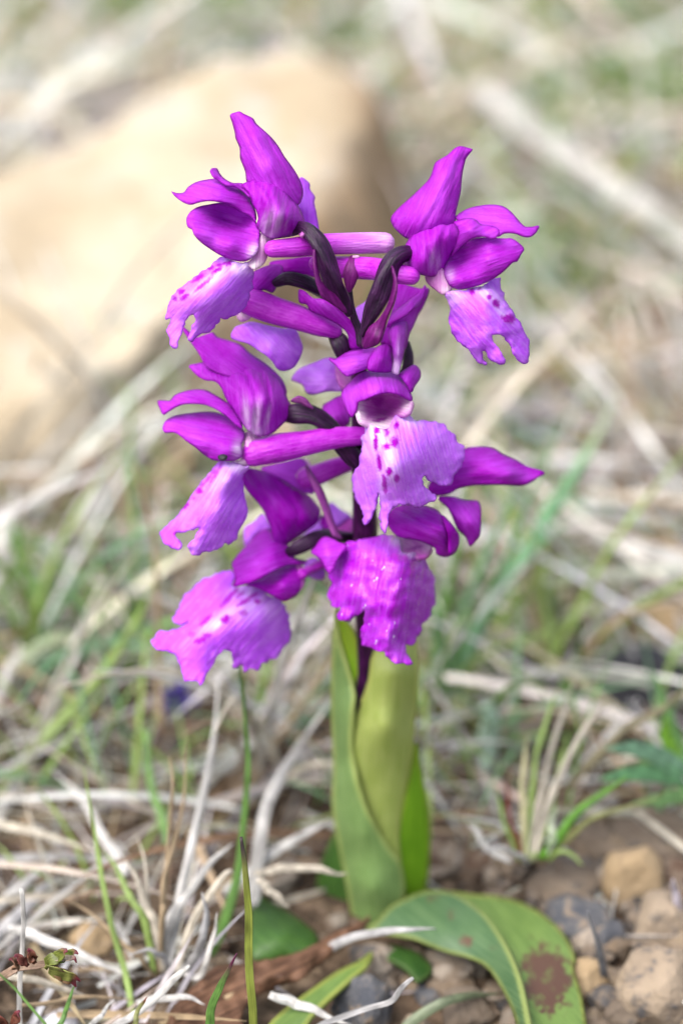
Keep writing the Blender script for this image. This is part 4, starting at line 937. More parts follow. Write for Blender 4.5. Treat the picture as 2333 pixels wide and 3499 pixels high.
# ---- leaves: sheaths round the stem, then the lower leaves
def leaf(outline, ctrl, z, py, w, mat, label=None, **kw):
    kw = {**dict(grid=14, thick=0.05, curl=10, curl_r=16, ruffle=3, ruf_s=120), **kw}
    o = sheet('leaf', z, outline, ctrl, R0(py) - w / 300.0, M[mat], orchid, **kw)
    if label: o['label'] = label
    return o
# depth relative to the upright stem: the foot of the plant lies further from the camera, so each leaf is given its own slant
def slant(pts):
    """control points (x, y, lift in front of the stem) -> depth relative to R0(2600)"""
    out = []
    for i in range(0, len(pts), 3):
        x, y, w = pts[i:i + 3]
        py = ZL.p((x, y))[0][1]
        out += [x, y, w + (R0(2600) - R0(py)) * 300]
    return out
leaf([610,250, 700,200, 820,190, 850,240, 862,400, 847,600, 832,800, 812,950, 780,1100, 755,1300, 760,1500, 680,1500, 620,1300, 550,1120, 485,900, 480,750, 525,600, 578,450],
     slant([610,260,10, 850,260,0, 720,400,110, 480,780,50, 525,600,40, 690,700,140, 520,1000,60, 840,650,10, 640,1200,70, 780,1100,40, 720,1450,60]), ZL, 2600, 10, 'leaf_olive', 'pale olive sheathing leaf wrapped round the stem', axis=[690,1400, 740,250], curl=22, curl_r=30)
leaf([850,800, 890,1000, 922,1200, 925,1400, 905,1600, 850,1660, 780,1660, 740,1560, 730,1350, 770,1130, 815,930],
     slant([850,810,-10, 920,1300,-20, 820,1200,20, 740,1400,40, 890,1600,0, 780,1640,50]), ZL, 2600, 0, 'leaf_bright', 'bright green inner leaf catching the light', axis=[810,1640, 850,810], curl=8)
leaf([395,60, 378,300, 372,600, 385,900, 380,1150, 420,1400, 460,1600, 500,1800, 600,1830, 700,1760, 780,1660, 768,1480, 700,1380, 640,1280, 570,1150, 520,1000, 490,820, 498,620, 505,520, 478,400, 440,280, 408,150],
     slant([395,70,-20, 372,600,-40, 450,600,40, 490,800,75, 385,900,-40, 500,1000,85, 520,450,40, 420,1400,-20, 560,1300,110, 640,1280,100, 600,1600,130, 770,1560,70, 600,1820,110, 480,400,20, 700,1700,110, 490,1700,20]), ZL, 2600, 20, 'sheath_grey', 'upright grey-green leaf clasping the stem', axis=[590,1800, 400,70], curl=16, curl_r=24)
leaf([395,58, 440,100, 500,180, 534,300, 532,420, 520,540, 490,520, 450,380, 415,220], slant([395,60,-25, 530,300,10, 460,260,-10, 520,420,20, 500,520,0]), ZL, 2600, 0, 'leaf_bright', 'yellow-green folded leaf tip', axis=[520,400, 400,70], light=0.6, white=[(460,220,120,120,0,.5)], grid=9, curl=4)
leaf([430,1250, 350,1380, 295,1560, 300,1720, 340,1860, 440,1880, 520,1840, 490,1650, 450,1450], slant([430,1260,-120, 300,1600,-150, 420,1700,-80, 500,1830,-40, 340,1850,-120]), ZL, 2600, 0, 'leaf_dark', axis=[480,1850, 420,1270])
def slantN(pts, z):
    out = []
    for i in range(0, len(pts), 3):
        x, y, w = pts[i:i + 3]
        py = z.p((x, y))[0][1]
        out += [x, y, w + (R0(3100) - RG(py)) * 300]
    return out
# the arching leaf: a keeled blade, far half then near half
leaf([300,560, 420,470, 520,450, 640,463, 740,470, 850,500, 940,550, 1010,610, 1062,680, 1087,750, 1080,800, 1112,900, 1140,1060, 1150,1140, 860,1140, 840,960, 790,800, 700,660, 560,560],
     slantN([300,560,60, 520,452,120, 740,470,40, 620,540,140, 940,550,90, 850,650,170, 1080,740,140, 960,850,200, 1130,1040,80, 850,1000,215, 760,740,215, 700,660,190, 1140,1130,50, 880,1130,130], ZN), ZN, 3100, 0, 'leaf', None, axis=[500,480, 1000,1100],
     spots=[(955,840,80,120,-15,1), (900,900,70,40,0,.8), (960,760,90,40,0,.6)], light=0.1, lights=[(1000,1000,120,200,0,.6), (1000,700,100,80,0,.3)])
leaf([150,620, 200,585, 260,520, 340,475, 430,445, 520,450, 600,485, 680,550, 740,630, 790,720, 830,820, 855,920, 880,1060, 890,1140, 850,1140, 800,980, 740,860, 680,785, 600,748, 500,722, 420,690, 360,665, 250,645],
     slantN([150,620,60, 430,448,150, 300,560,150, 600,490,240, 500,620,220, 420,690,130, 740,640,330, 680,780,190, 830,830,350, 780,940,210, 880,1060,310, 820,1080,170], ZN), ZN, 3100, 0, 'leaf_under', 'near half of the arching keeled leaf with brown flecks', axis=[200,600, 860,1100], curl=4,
     spots=[(450,482,24,15,0,.75), (535,550,22,18,0,.75), (598,675,22,20,0,.75), (725,708,16,12,0,.55)], light=0.0)
# lower leaves, pressed to the ground
leaf([1140,470, 1200,490, 1290,540, 1360,590, 1420,650, 1400,720, 1300,750, 1200,765, 1120,750, 1110,620], slantN([1140,480,10, 1290,540,-40, 1260,640,60, 1400,690,-10, 1130,740,10, 1270,750,-20], ZM), ZM, 3100, 0, 'leaf_dark', 'broad dark leaf lying behind the withered one', axis=[1400,700, 1130,500], light=0.0, lights=[(1230,700,90,60,0,.5)], curl=20, ruffle=10)
leaf([1600,760, 1660,720, 1640,780, 1560,850, 1470,930, 1400,1000, 1340,1070, 1200,1100, 1200,1044, 1290,960, 1400,880, 1500,810], slantN([1650,730,60, 1500,850,120, 1400,950,140, 1250,1060,170, 1300,960,110], ZM), ZM, 3100, 0, 'leaf', 'narrow leaf with an orange withered tip', axis=[1250,1060, 1640,740], spots=[])
leaf([190,720, 250,690, 330,700, 400,730, 450,790, 430,830, 380,850, 330,800, 260,760], slantN([190,720,-30, 330,700,-10, 330,770,10, 430,830,0], ZN), ZN, 3100, 0, 'leaf_dark', 'dark green leaf in the shade under the arching one', axis=[200,720, 430,830], light=-0.3)  # the shade under the arching leaf is put into its darker green
# the unopened bud at the very top, on its stalk
bd = tube('bud', ZG, [928,325,45, 930,380,50, 922,450,52, 914,520,50, 905,575,46], [22, 48, 62, 46, 26], R0(950), M['bract'], orchid, light=0.35, ridge=0.08, seg=16)
tube('stalk', ZG, [905,570,45, 910,640,40, 922,720,30, 948,810,15, 985,900,5, 1000,1000,0], [26, 28, 30, 32, 34, 40], R0(1000), M['ovary'], bd)
tube('tip', ZG, [940,318,55, 975,318,55], [12, 14], R0(950), M['throat'], bd, light=0.9, seg=8)

# wet glints on the lowest lip
def droplets(parent, ref):
    m, nd, lk, out = mat_base('water_drop')
    g = nd.new('ShaderNodeBsdfPrincipled'); g.inputs['Base Color'].default_value = (0.93, 0.82, 0.97, 1); g.inputs['Roughness'].default_value = 0.06
    g.inputs['Transmission Weight'].default_value = 0.45; g.inputs['IOR'].default_value = 1.33; g.inputs['Specular IOR Level'].default_value = 0.9
    lk.new(g.outputs[0], out.inputs['Surface'])
    from mathutils.bvhtree import BVHTree
    lipo = parent
    off = np.zeros(3); p = lipo
    while p is not None: off = off + np.array(p.location) / CM; p = p.parent
    vs = [tuple(np.array(v.co) / CM + off) for v in lipo.data.vertices]
    tree = BVHTree.FromPolygons(vs, [list(q.vertices) for q in lipo.data.polygons])
    for x, y, r in [(745,620,16), (715,640,10), (820,500,14), (800,520,9), (475,690,13), (370,1005,11), (740,1290,13), (730,1315,9), (620,905,11), (605,930,8), (925,1240,12), (850,1180,9), (935,1095,8), (430,265,8), (700,425,7), (1000,620,6), (1160,960,6), (500,560,7), (660,1110,8)]:
        q = ZF.p((x, y))[0]
        hit = tree.ray_cast(Vector(CAM), Vector(ray(*q)))
        if hit[0] is None: continue
        c = np.array(hit[0]); nrm = np.array(hit[1]); nrm = nrm if nrm @ FW < 0 else -nrm
        rr = r / ZF.k * ref / FPX
        bm = bmesh.new(); bmesh.ops.create_icosphere(bm, subdivisions=2, radius=1.0)
        t1 = np.cross(nrm, (0.3, 0.2, 0.9)); t1 /= np.linalg.norm(t1); t2 = np.cross(nrm, t1)
        V = [c + (t1 * v.co.x * 0.8 + t2 * v.co.y * 1.3 + nrm * v.co.z * 0.55) * rr for v in bm.verts]
        F = [[v.index for v in f.verts] for f in bm.faces]; bm.free()
        make('droplet', V, F, m, parent.parent)
droplets(LOW_LIP, R0(1900))

# ------------------------------------------------------------------ single blades, tufts and other small things
def blade(name, P, width, col, mat='straw', parent=None, hint=(0, -0.75, 0.66), gut=0.3, prof=((0, .7), (.25, 1), (.7, .75), (1, .08)), tip=None, roll=0.0, thick=0.012, per=6, bend=0.0):
    """one blade of grass through points (cm): a tapered gutter with thickness"""
    S = catmull(np.asarray(P, float), per)
    k = len(S)
    t = np.linspace(0, 1, k)
    pr = np.interp(t, [a for a, _ in prof], [b for _, b in prof])
    c0 = np.array(PAL[col] if isinstance(col, str) else col); c1 = c0 if tip is None else np.array(PAL[tip] if isinstance(tip, str) else tip)
    S = S + np.stack([[noise.noise((q * 3.1, hash(name) % 7 + float(S[0][0]), i)) + 0.12 * noise.noise((q * 9.7, float(S[0][0]) * 5, i + 4.4)) for q in t] for i in range(3)], 1) * 0.05
    V, F, H, A = ribbons(S[None], np.array([width]), np.array([hint], float), c0[None], c1[None], pr, gut, (roll + bend * t)[None])
    if tip is not None:
        tt = np.clip((np.repeat(t, 3) - 0.72) / 0.2, 0, 1)[:, None]; H = c0 * (1 - tt) + c1 * tt
    A = A + np.array((0, 0, abs(float(S[0][0]) * 3.7 + float(S[0][1]))))
    o = make(name, V, F, M[mat], parent, origin=S[0], attrs={'hue': H, 'along': A})
    m = o.modifiers.new('thickness', 'SOLIDIFY'); m.thickness = thick * CM; m.offset = 0
    return o

def px(path):
    """(x, y, Y) photo pixel and distance behind the orchid in cm -> points"""
    return [on_y(path[i], path[i + 1], path[i + 2]) for i in range(0, len(path), 3)]

def single(name, label, cat, path, width, col, group=None, **kw):
    o = blade(name, px(path), width, col, **kw)
    return tag(o, label, cat, group)

G1 = 'single grass blades round the orchid'
# nearest, in focus
single('grass_stalk', 'sharp olive grass stalk with a dark withered tip, left of the orchid', 'grass stalk', [868,3600,-3.5, 866,3520,-3.4, 859,3350,-3.4, 851,3164,-3.3, 836,2978,-3.2, 825,2859,-3.1], 0.085, (0.32, 0.37, 0.07), G1, mat='grass', tip=(0.05, 0.03, 0.03), prof=((0, 1), (.6, .95), (.85, .6), (1, .3)), gut=0.8)
single('grass_shoot', 'short green blade with a purple point at the bottom edge', 'grass', [705,3570,-3.6, 717,3510,-3.6, 732,3432,-3.6, 758,3350,-3.6, 803,3257,-3.6], 0.10, 'green', G1, mat='grass', tip=(0.12, 0.02, 0.06), gut=0.7)
single('dry_stalk', 'thin straight pale dry stalk standing at the far left edge', 'dry stalk', [62,3560,-3.2, 67,3480,-3.2, 78,3313,-3.1, 82,3164,-3.0, 76,3035,-3.0], 0.055, 'white', G1, prof=((0, 1), (1, .8)), gut=0.8)
single('dry_stalk', 'slanting white dry straw end at the bottom left', 'dry stalk', [340,3560,-3.2, 387,3510,-3.2, 446,3469,-3.1, 558,3380,-3.0, 643,3298,-3.0], 0.085, 'white', G1, prof=((0, 1), (.9, .9), (1, .4)))
single('dry_straw', 'small curled white blade tip lying beside the withered leaf', 'straw', [470,3425,-2.6, 520,3415,-2.6, 617,3410,-2.7, 703,3430,-2.8], 0.09, 'white', G1)
single('twig', 'curled grey twig tip pointing up before the orchid', 'twig', [1040,3540,-3.2, 1080,3512,-3.1, 1133,3488,-3.0, 1248,3440,-3.0, 1332,3412,-3.1, 1370,3373,-3.1, 1405,3339,-3.1], 0.065, 'grey', G1, gut=0.9, prof=((0, 1), (.8, .9), (1, .5)))
single('grass_shoot', 'short green blade beside a white stone at the bottom left', 'grass', [190,3560,-3.4, 208,3499,-3.4, 230,3432,-3.3, 260,3362,-3.2], 0.06, 'green', G1, mat='grass')
single('grass_shoot', 'short olive blade with a red tip crossing the white straw', 'grass', [430,3560,-3.5, 455,3499,-3.5, 480,3450,-3.4, 505,3405,-3.4], 0.06, 'olive', G1, mat='grass', tip=(0.25, 0.05, 0.04))
single('dry_stalk', 'thin pale straw lying across the bottom left corner', 'dry stalk', [20,3338,-2.6, 100,3345,-2.6, 200,3375,-2.5, 310,3410,-2.4], 0.085, 'pale', G1)
single('dry_stalk', 'long thin tan straw lying level above the bottom left stones', 'dry stalk', [52,3440,-3.0, 200,3420,-2.8, 320,3408,-2.6, 470,3418,-2.4], 0.05, 'tan', G1)
single('dry_stalk', 'short white straw leaning below the reddish sprig', 'dry stalk', [300,3520,-3.2, 340,3470,-3.1, 390,3415,-3.0], 0.06, 'white', G1)
single('dry_straw', 'pale straw lying across the foot of the arching leaf', 'straw', [1080,3262,-1.3, 1133,3235,-1.4, 1230,3203,-1.6, 1350,3180,-1.8, 1493,3172,-1.9], 0.11, 'grey', G1)
single('dry_straw', 'pale flat straw under the narrow leaf at the bottom', 'straw', [920,3396,-2.6, 1000,3425,-2.6, 1071,3452,-2.7, 1200,3505,-2.8], 0.12, 'white', G1)
single('grass_shoot', 'dull grey-green blade arching along the bottom under the keeled leaf', 'grass', [1350,3545,-2.6, 1400,3499,-2.5, 1516,3430,-2.4, 1610,3405,-2.2, 1720,3393,-1.9], 0.13, (0.20, 0.24, 0.14), G1, mat='grass')
# beside the stem
single('grass_shoot', 'tall slender green blade rising beside the left of the orchid', 'grass', [720,3260,-1.0, 729,3238,-1.0, 773,3127,-0.9, 818,2978,-0.7, 840,2792,-0.5, 848,2643,-0.4, 840,2532,-0.3, 825,2383,-0.3, 810,2262,-0.3], 0.10, 'green', G1, mat='grass', prof=((0, .9), (.25, 1.3), (.5, .7), (1, .3)))
single('dry_straw', 'broad white dry blade leaning towards the orchid leaves', 'straw', [855,3090,-0.4, 862,3052,-0.3, 892,2867,0.1, 929,2718,0.6, 1004,2569,1.3, 1137,2383,2.0], 0.17, 'white', G1)
single('dry_straw', 'pale dry blade lying low towards the sheath leaf', 'straw', [770,3050,-0.4, 892,2941,0.0, 1004,2867,0.3, 1123,2800,0.6], 0.14, 'white', G1)
single('dry_straw', 'level grey straw touching the sheath leaf', 'straw', [870,2985,-0.6, 950,2966,-0.6, 1041,2963,-0.7, 1120,2972,-0.8, 1186,2988,-0.8], 0.10, 'pale', G1)
single('dry_straw', 'short broken straw slanting down beside the broad dark leaf', 'straw', [880,3005,-0.9, 930,3045,-1.0, 989,3101,-1.1], 0.10, 'pale', G1)
# left
single('dry_straw', 'broad cream dry blade sloping across the left side', 'straw', [-60,2880,1.6, 0,2785,2.0, 104,2606,2.9, 171,2420,3.6, 245,2249,4.2, 297,2093,4.8, 372,1959,5.4], 0.17, 'white', G1, tip='pale')
single('grass_shoot', 'long green blade sloping up on the left', 'grass', [-40,2760,2.2, 0,2718,2.4, 149,2532,3.0, 290,2383,3.3, 357,2294,3.4, 416,2197,3.5, 476,2086,3.6, 522,1995,3.7], 0.16, 'lime', G1, mat='grass')
single('dry_stalk', 'tall thin brown stalk curving beside the lowest left flower', 'dry stalk', [548,2480,3.0, 540,2350,3.2, 536,2108,3.4, 531,1938,3.5, 510,1768,3.6, 451,1589,3.6], 0.075, 'tan', G1, prof=((0, 1), (1, .5)), gut=0.8)
single('dry_straw', 'long grey dry blade slanting up the left side towards the rock', 'straw', [120,2060,7.5, 161,1963,8.0, 276,1768,9.0, 404,1576,10.0, 470,1500,10.4, 560,1405,10.8], 0.28, 'white', G1)
single('dry_straw', 'bright white dry blade at the left edge below the rock', 'straw', [-20,2050,6.0, 0,1917,6.3, 25,1789,6.6, 55,1661,6.8], 0.20, 'white', G1)
single('grass_shoot', 'broad green blade hanging at the left edge', 'grass', [160,2110,6.0, 149,2065,6.0, 85,1938,6.3, 38,1789,6.6, 30,1760,6.7], 0.20, 'green', G1, mat='grass')
single('dry_straw', 'white dry blade end at the left edge, halfway down', 'straw', [-40,2480,3.6, 0,2383,3.9, 40,2270,4.2, 70,2185,4.5], 0.14, 'white', G1)
single('grass_shoot', 'flat pale green blade lying level on the left', 'grass', [60,2290,4.6, 110,2230,4.8, 200,2180,5.0, 290,2160,5.2], 0.17, (0.42, 0.50, 0.30), G1, mat='grass')
single('grass_shoot', 'green blade bending away under the lowest left lip', 'grass', [575,2900,0.6, 560,2830,0.8, 522,2690,1.2, 498,2532,1.6, 480,2480,1.9], 0.11, 'green', G1, mat='grass')
single('grass_shoot', 'slender green blade leaning across the dry tuft at the left', 'grass', [455,3480,-2.4, 446,3446,-2.3, 409,3275,-1.9, 372,3090,-1.6, 320,2829,-1.1, 290,2614,-0.8], 0.075, 'lime', G1, mat='grass')
single('dry_straw', 'pale flat straw lying low at the left, left of the tuft', 'straw', [30,3172,-1.4, 120,3200,-1.6, 223,3238,-1.8, 340,3290,-1.9, 461,3342,-2.0], 0.12, 'white', G1)
single('dry_straw', 'pale straw rising from the left edge towards the litter', 'straw', [-20,3110,-0.6, 0,3090,-0.5, 100,3010,0.0, 186,2935,0.5], 0.15, 'white', G1)
single('dry_straw', 'second pale straw at the left edge, just below its twin', 'straw', [-20,3210,-1.0, 60,3130,-0.7, 140,3050,-0.2, 210,2990,0.3], 0.15, 'grey', G1)
single('dry_straw', 'white bent blade in the litter above the tuft', 'straw', [430,2990,-0.2, 424,2978,-0.1, 372,2889,0.4, 297,2755,1.1, 178,2629,1.6], 0.13, 'white', G1)
# right
single('grass_shoot', 'long broad blue-green blade slanting behind the right of the orchid', 'grass', [1535,2440,4.5, 1540,2322,4.7, 1592,2186,5.0, 1686,2036,5.4, 1798,1877,5.8, 1872,1744,6.2, 1962,1611,6.6, 2030,1500,7.0, 2110,1330,7.4], 0.24, (0.16, 0.38, 0.17), G1, mat='grass', tip=(0.42, 0.50, 0.32))
single('grass_stalk', 'thin olive stalk rising behind the right of the orchid', 'grass stalk', [1860,2350,4.8, 1850,2230,5.0, 1840,2100,5.2, 1819,1903,5.4, 1803,1744,5.6], 0.11, 'olive', G1, mat='grass')
single('grass_shoot', 'upright green blade close behind the sheath leaves', 'grass', [1520,2430,4.2, 1500,2300,4.3, 1490,2150,4.4, 1475,2030,4.5], 0.17, (0.17, 0.36, 0.14), G1, mat='grass')
single('grass_shoot', 'short blunt pale blue-green blade hanging by the tuft on the right', 'grass', [1665,2400,3.0, 1672,2480,2.9, 1668,2570,2.8, 1656,2640,2.6], 0.26, (0.36, 0.50, 0.38), G1, mat='grass', prof=((0, .8), (.5, 1), (.8, .8), (1, .2)))
single('dry_straw', 'long grey dry stem arching in from the right edge', 'straw', [2400,1940,7.0, 2333,1925,7.2, 2200,1880,7.6, 2050,1850,8.2, 1900,1860,8.6], 0.30, 'white', G1)
single('dry_straw', 'broad grey-brown dry blade slanting down the right', 'straw', [1960,1830,9.0, 2050,1640,10.0, 2160,1540,10.6, 2290,1460,11.2], 0.34, (0.42, 0.37, 0.34), G1)
single('dry_straw', 'pale dry blade crossing behind the top right lip', 'straw', [1480,1500,10.5, 1620,1400,11.5, 1780,1270,12.5, 1900,1200,13.0], 0.32, 'pale', G1)
single('dry_straw', 'pale level stem behind the top right flower', 'straw', [1650,1330,12.5, 1800,1290,12.8, 1950,1230,13.0, 2333,1180,13.5], 0.28, 'tan', G1)
single('dry_straw', 'pale curved blade end beside the black stone', 'straw', [1990,2600,2.6, 2060,2560,2.8, 2100,2490,3.0, 2120,2430,3.2], 0.16, 'white', G1)
single('grass_shoot', 'long brownish blade running out to the right edge from the green tuft', 'grass', [1930,2700,0.9, 2020,2590,1.2, 2150,2490,1.4, 2250,2430,1.5, 2360,2330,1.6], 0.12, (0.26, 0.22, 0.12), G1, mat='grass')
single('reed_stem', 'thick bleached reed lying in the grass at the upper right', 'reed', [1620,305,26.0, 1660,340,25.2, 1800,450,23.2, 2000,600,20.9, 2180,725,19.0, 2360,855,17.3, 2450,915,16.6], 0.48, (0.52, 0.50, 0.455), gut=0.9, prof=((0, .9), (1, 1)))

def tuft(name, label, base, blades, cat='grass tuft', group='grass tufts'):
    """a tuft: base pixel on the ground; each blade (path of pixels with distances, width, colour, material)"""
    t = empty(name, base)
    tag(t, label, cat, group)
    for path, w, c, m in blades:
        blade('blade', px(path), w * .8, c, mat=m, parent=t, gut=.12, roll=random.uniform(-.4, .4), bend=random.uniform(-.5, .5))
    return t
def fan(base, n, spread, hmin, hmax, wmin, wmax, cols, mat, seed, lean=0.0):
    """blades fanning out of one foot"""
    r = random.Random(seed); out = []
    for _ in range(n):
        a = r.uniform(0, 6.28); L = r.uniform(hmin, hmax); el = r.uniform(0.5, 1.45); b = r.uniform(0.2, spread)
        p = np.array(base) + np.array((r.gauss(0, .15), r.gauss(0, .15), 0)); P = [p]
        for k in range(5):
            e = el - b * k / 4
            p = p + np.array((math.sin(a) * math.cos(e) + lean * 0.3, math.cos(a) * math.cos(e), math.sin(e))) * L / 5
            p = np.array((p[0], p[1], max(p[2], 0.05)))
            P.append(p)
        out.append((P, r.uniform(wmin, wmax), r.choice(cols), mat))
    return out
def tuft3(name, label, base, blades):
    t = empty(name, base); tag(t, label, 'grass tuft', 'grass tufts')
    for P, w, c, m in blades:
        if any(q[1] < 0.7 and abs(q[0] - .3) < 1.5 for q in P): continue
        blade('blade', P, w * .7, c, mat=m, parent=t, per=3, gut=.15, roll=random.uniform(-.6, .6), bend=random.uniform(-.8, .8))

b = on_y(560, 3330, -1.7)
tuft('dry_grass_tuft', 'bleached dry tuft fanning up at the bottom left', b, [
    ([572,3330,-1.7, 590,3201,-1.5, 617,3052,-1.1, 654,2904,-0.7, 691,2740,-0.1, 714,2614,0.3, 735,2450,0.8, 751,2300,1.2], 0.15, 'white', 'straw'),
    ([560,3340,-1.7, 575,3150,-1.5, 640,3060,-1.3, 720,2950,-1.0, 800,2880,-0.7], 0.14, 'white', 'straw'),
    ([600,3330,-1.8, 640,3200,-1.7, 700,3080,-1.6, 770,2990,-1.5, 800,2985,-1.4], 0.13, 'pale', 'straw'),
    ([565,3330,-1.7, 535,3164,-1.6, 483,3052,-1.4, 431,2935,-1.2], 0.14, 'pale', 'straw'),
    ([548,3330,-1.7, 550,3149,-1.6, 565,3000,-1.4, 617,2792,-0.9, 639,2525,-0.4], 0.08, 'tan', 'straw'),
    ([545,3330,-1.7, 555,3120,-1.6, 565,3050,-1.4, 587,2718,-0.9, 580,2580,-0.6], 0.08, 'tan', 'straw'),
    ([540,3340,-1.7, 491,3290,-1.8, 446,3238,-1.8, 335,3149,-1.6, 230,3067,-1.4], 0.075, 'tan', 'straw'),
    ([610,3330,-1.8, 680,3250,-2.0, 700,3160,-2.0, 690,3050,-1.9], 0.14, 'grey', 'straw'),
    ([620,3320,-1.8, 690,3330,-2.1, 720,3230,-2.2, 740,3120,-2.2], 0.10, 'white', 'straw'),
    ([530,3330,-1.7, 500,3180,-1.5, 460,3080,-1.3, 400,2980,-1.0, 350,2900,-0.8], 0.11, 'lime', 'grass'),
    ([560,3320,-1.7, 520,3150,-1.5, 500,3000,-1.2, 470,2850,-0.8], 0.07, 'pale', 'straw'),
    ([590,3330,-1.8, 560,3270,-1.9, 520,3250,-2.0, 440,3260,-2.1], 0.09, 'grey', 'straw')])
def Q(*a):
    out = []
    for i in range(0, len(a), 3):
        p = ZQ.p((a[i], a[i + 1]))[0]; out += [p[0], p[1], a[i + 2]]
    return out
b = on_y(*ZQ.p((740, 1540))[0], 0.15)
tuft('green_grass_tuft', 'small green tuft with straw-coloured sheaths among the stones on the right', b, [
    (Q(740,1540,.15, 790,1250,.5, 860,1000,.9, 930,760,1.3, 970,640,1.5), 0.11, 'pale', 'straw'),
    (Q(760,1530,.15, 850,1300,.4, 905,1080,.8, 940,880,1.2), 0.10, 'lime', 'grass'),
    (Q(800,1520,.1, 900,1390,.1, 1040,1260,.2, 1240,1110,.3), 0.15, (0.15, 0.36, 0.04), 'grass'),
    (Q(800,1530,.1, 950,1400,.1, 1120,1310,.1, 1420,1210,.1), 0.09, 'olive', 'grass'),
    (Q(720,1540,.15, 715,1250,.4, 725,1050,.7, 735,900,.9), 0.11, (0.50, 0.46, 0.26), 'straw'),
    (Q(700,1530,.15, 650,1400,.2, 605,1270,.3, 580,1170,.4), 0.09, 'lime', 'grass'),
    (Q(730,1530,.15, 760,1150,.6, 830,850,1.0, 900,640,1.4), 0.09, 'lime', 'grass'),
    (Q(700,1540,.15, 690,1430,.2, 640,1250,.4, 650,1050,.7), 0.08, (0.20, 0.05, 0.03), 'grass'),
    (Q(770,1530,.15, 850,1200,.5, 960,1000,.8, 1100,780,1.2, 1190,760,1.4), 0.11, 'pale', 'straw'),
    (Q(740,1540,.15, 700,1500,0, 600,1470,-.1, 500,1500,-.2), 0.08, 'grey', 'straw'),
    (Q(660,1530,.15, 560,1480,.2, 480,1380,.3, 440,1350,.3), 0.12, 'white', 'straw'),
    (Q(820,1520,.1, 860,1400,.1, 870,1320,.2, 880,1260,.2), 0.13, (0.50, 0.55, 0.40), 'grass'),
    (Q(840,1530,.1, 880,1480,0, 960,1510,-.1, 1010,1560,-.2), 0.08, 'lime', 'grass')])
cols_g, cols_d = ['green', 'lime', 'teal'], ['pale', 'white', 'tan', 'grey']
for i, (x, y, lab, n, cg) in enumerate([
        (110, 2330, 'green tuft at the left edge, halfway down the photo', 12, cols_g), (480, 2230, 'green tuft left of the lowest left flower', 12, cols_g + ['pale']),
        (470, 1650, 'pale dry tuft below the rock at the left', 12, cols_d), (180, 1520, 'dry tuft against the foot of the rock at the far left', 12, cols_d),
        (1500, 2450, 'green tuft right behind the sheath leaves', 10, cols_g), (1880, 2380, 'loose mixed tuft above the tuft among the stones', 11, cols_g + cols_d),
        (2250, 1650, 'brownish dry tuft at the right edge', 10, ['tan', 'grey', 'brown']), (1950, 1150, 'pale green tuft behind the top right lip', 12, cols_g + cols_d),
        (2230, 800, 'dry tuft below the bleached reed', 12, cols_d), (650, 260, 'green tuft on the far side of the rock', 14, ['green', 'lime']),
        (1480, 560, 'dry tuft beside the right end of the rock', 10, cols_d), (880, 2700, 'dry tuft close behind the orchid on its left', 9, cols_d)]):
    g = on_z(x, y, 0.0); k = 1 + g[1] / 30
    tuft3('grass_tuft', lab, g, fan(g, n, 1.5, 2.2 * k ** .5, 4.6 * k ** .5, 0.09, 0.19, cg, 'straw' if cg == cols_d else 'grass', 40 + i))

# ------------------------------------------------------------------ stones (each pixel centre, width, height in the photo)
def stone_px(label, mat, x, y, w, h, seed, zc=None, **kw):
    g = on_z(x, y + h * 0.25, 0.0)
    d = (g - CAM) @ FW; s = d / FPX
    w *= .88; h *= .92
    stone('stone', label, M[mat], g, (w * s, max(w, h) * s * 0.9, h * s * 1.15), seed, **kw)
stone_px('smooth rounded beige stone on the right', 'beige', 2160, 2990, 250, 270, 3, rough=0.12)
stone_px('long brown slab behind the rounded beige stone', 'brown', 2240, 2840, 440, 190, 5, flat=.2)
stone_px('small tan stone between the green tuft and the brown slab', 'brown', 2030, 2860, 210, 170, 8)
stone_px('flat brown stone below the green tuft', 'brown', 1930, 2990, 330, 140, 11, flat=.3)
stone_px('cream stone below the rounded beige one', 'cream', 2265, 3150, 290, 230, 13)
stone_px('dark grey stone with a pale top behind the arching leaf', 'slate', 1970, 3120, 320, 190, 17)
stone_px('big cream stone with grey patches in the bottom right corner', 'cream', 2270, 3345, 400, 330, 19)
stone_px('black smooth stone at the right edge', 'black', 2190, 2330, 420, 300, 23, rough=0.14)
stone_px('blurred beige stone above the black stone', 'beige', 2290, 2130, 300, 230, 29)
stone_px('little beige stone left of the blurred beige stone', 'beige', 2130, 2230, 120, 90, 31)
stone_px('slate-grey wet stone under the leaves at the bottom', 'slate', 1245, 3385, 270, 260, 37)
stone_px('white stone in the bottom left corner', 'pale', 195, 3440, 190, 170, 41)
stone_px('brown stone under the arching leaf', 'brown', 1590, 3400, 250, 190, 43)
stone_px('tan stone beside the grey sprout', 'beige', 2000, 3330, 190, 150, 47)
stone_px('dark stone right of the arching leaf', 'slate', 2090, 3200, 180, 140, 53)
stone_px('tan pebble beside the stem foot', 'brown', 1560, 2900, 150, 120, 59)
stone_px('cream pebble in front of the grey stone', 'cream', 1420, 3460, 150, 120, 61)
stone_px('brown pebble at the left end of the flat brown stone', 'brown', 1700, 3050, 160, 110, 67)
stone_px('grey pebble at the bottom centre', 'slate', 1480, 3330, 150, 110, 71)
stone_px('rust brown pebble near the grey sprout', 'brown', 2130, 3440, 170, 120, 73)
stone_px('tan stone half hidden in the litter at the left', 'beige', 320, 3140, 190, 160, 79)
stone_px('tan stone below the right flower, far behind', 'beige', 1900, 1560, 190, 150, 83)
stone_px('grey stone behind the top right lip', 'slate', 1830, 1420, 220, 120, 89)
stone_px('dark stone in the litter at the right edge', 'black', 2220, 1900, 150, 100, 97)
stone_px('brown stone behind the dry stems at the right edge', 'brown', 2290, 1560, 220, 220, 101)
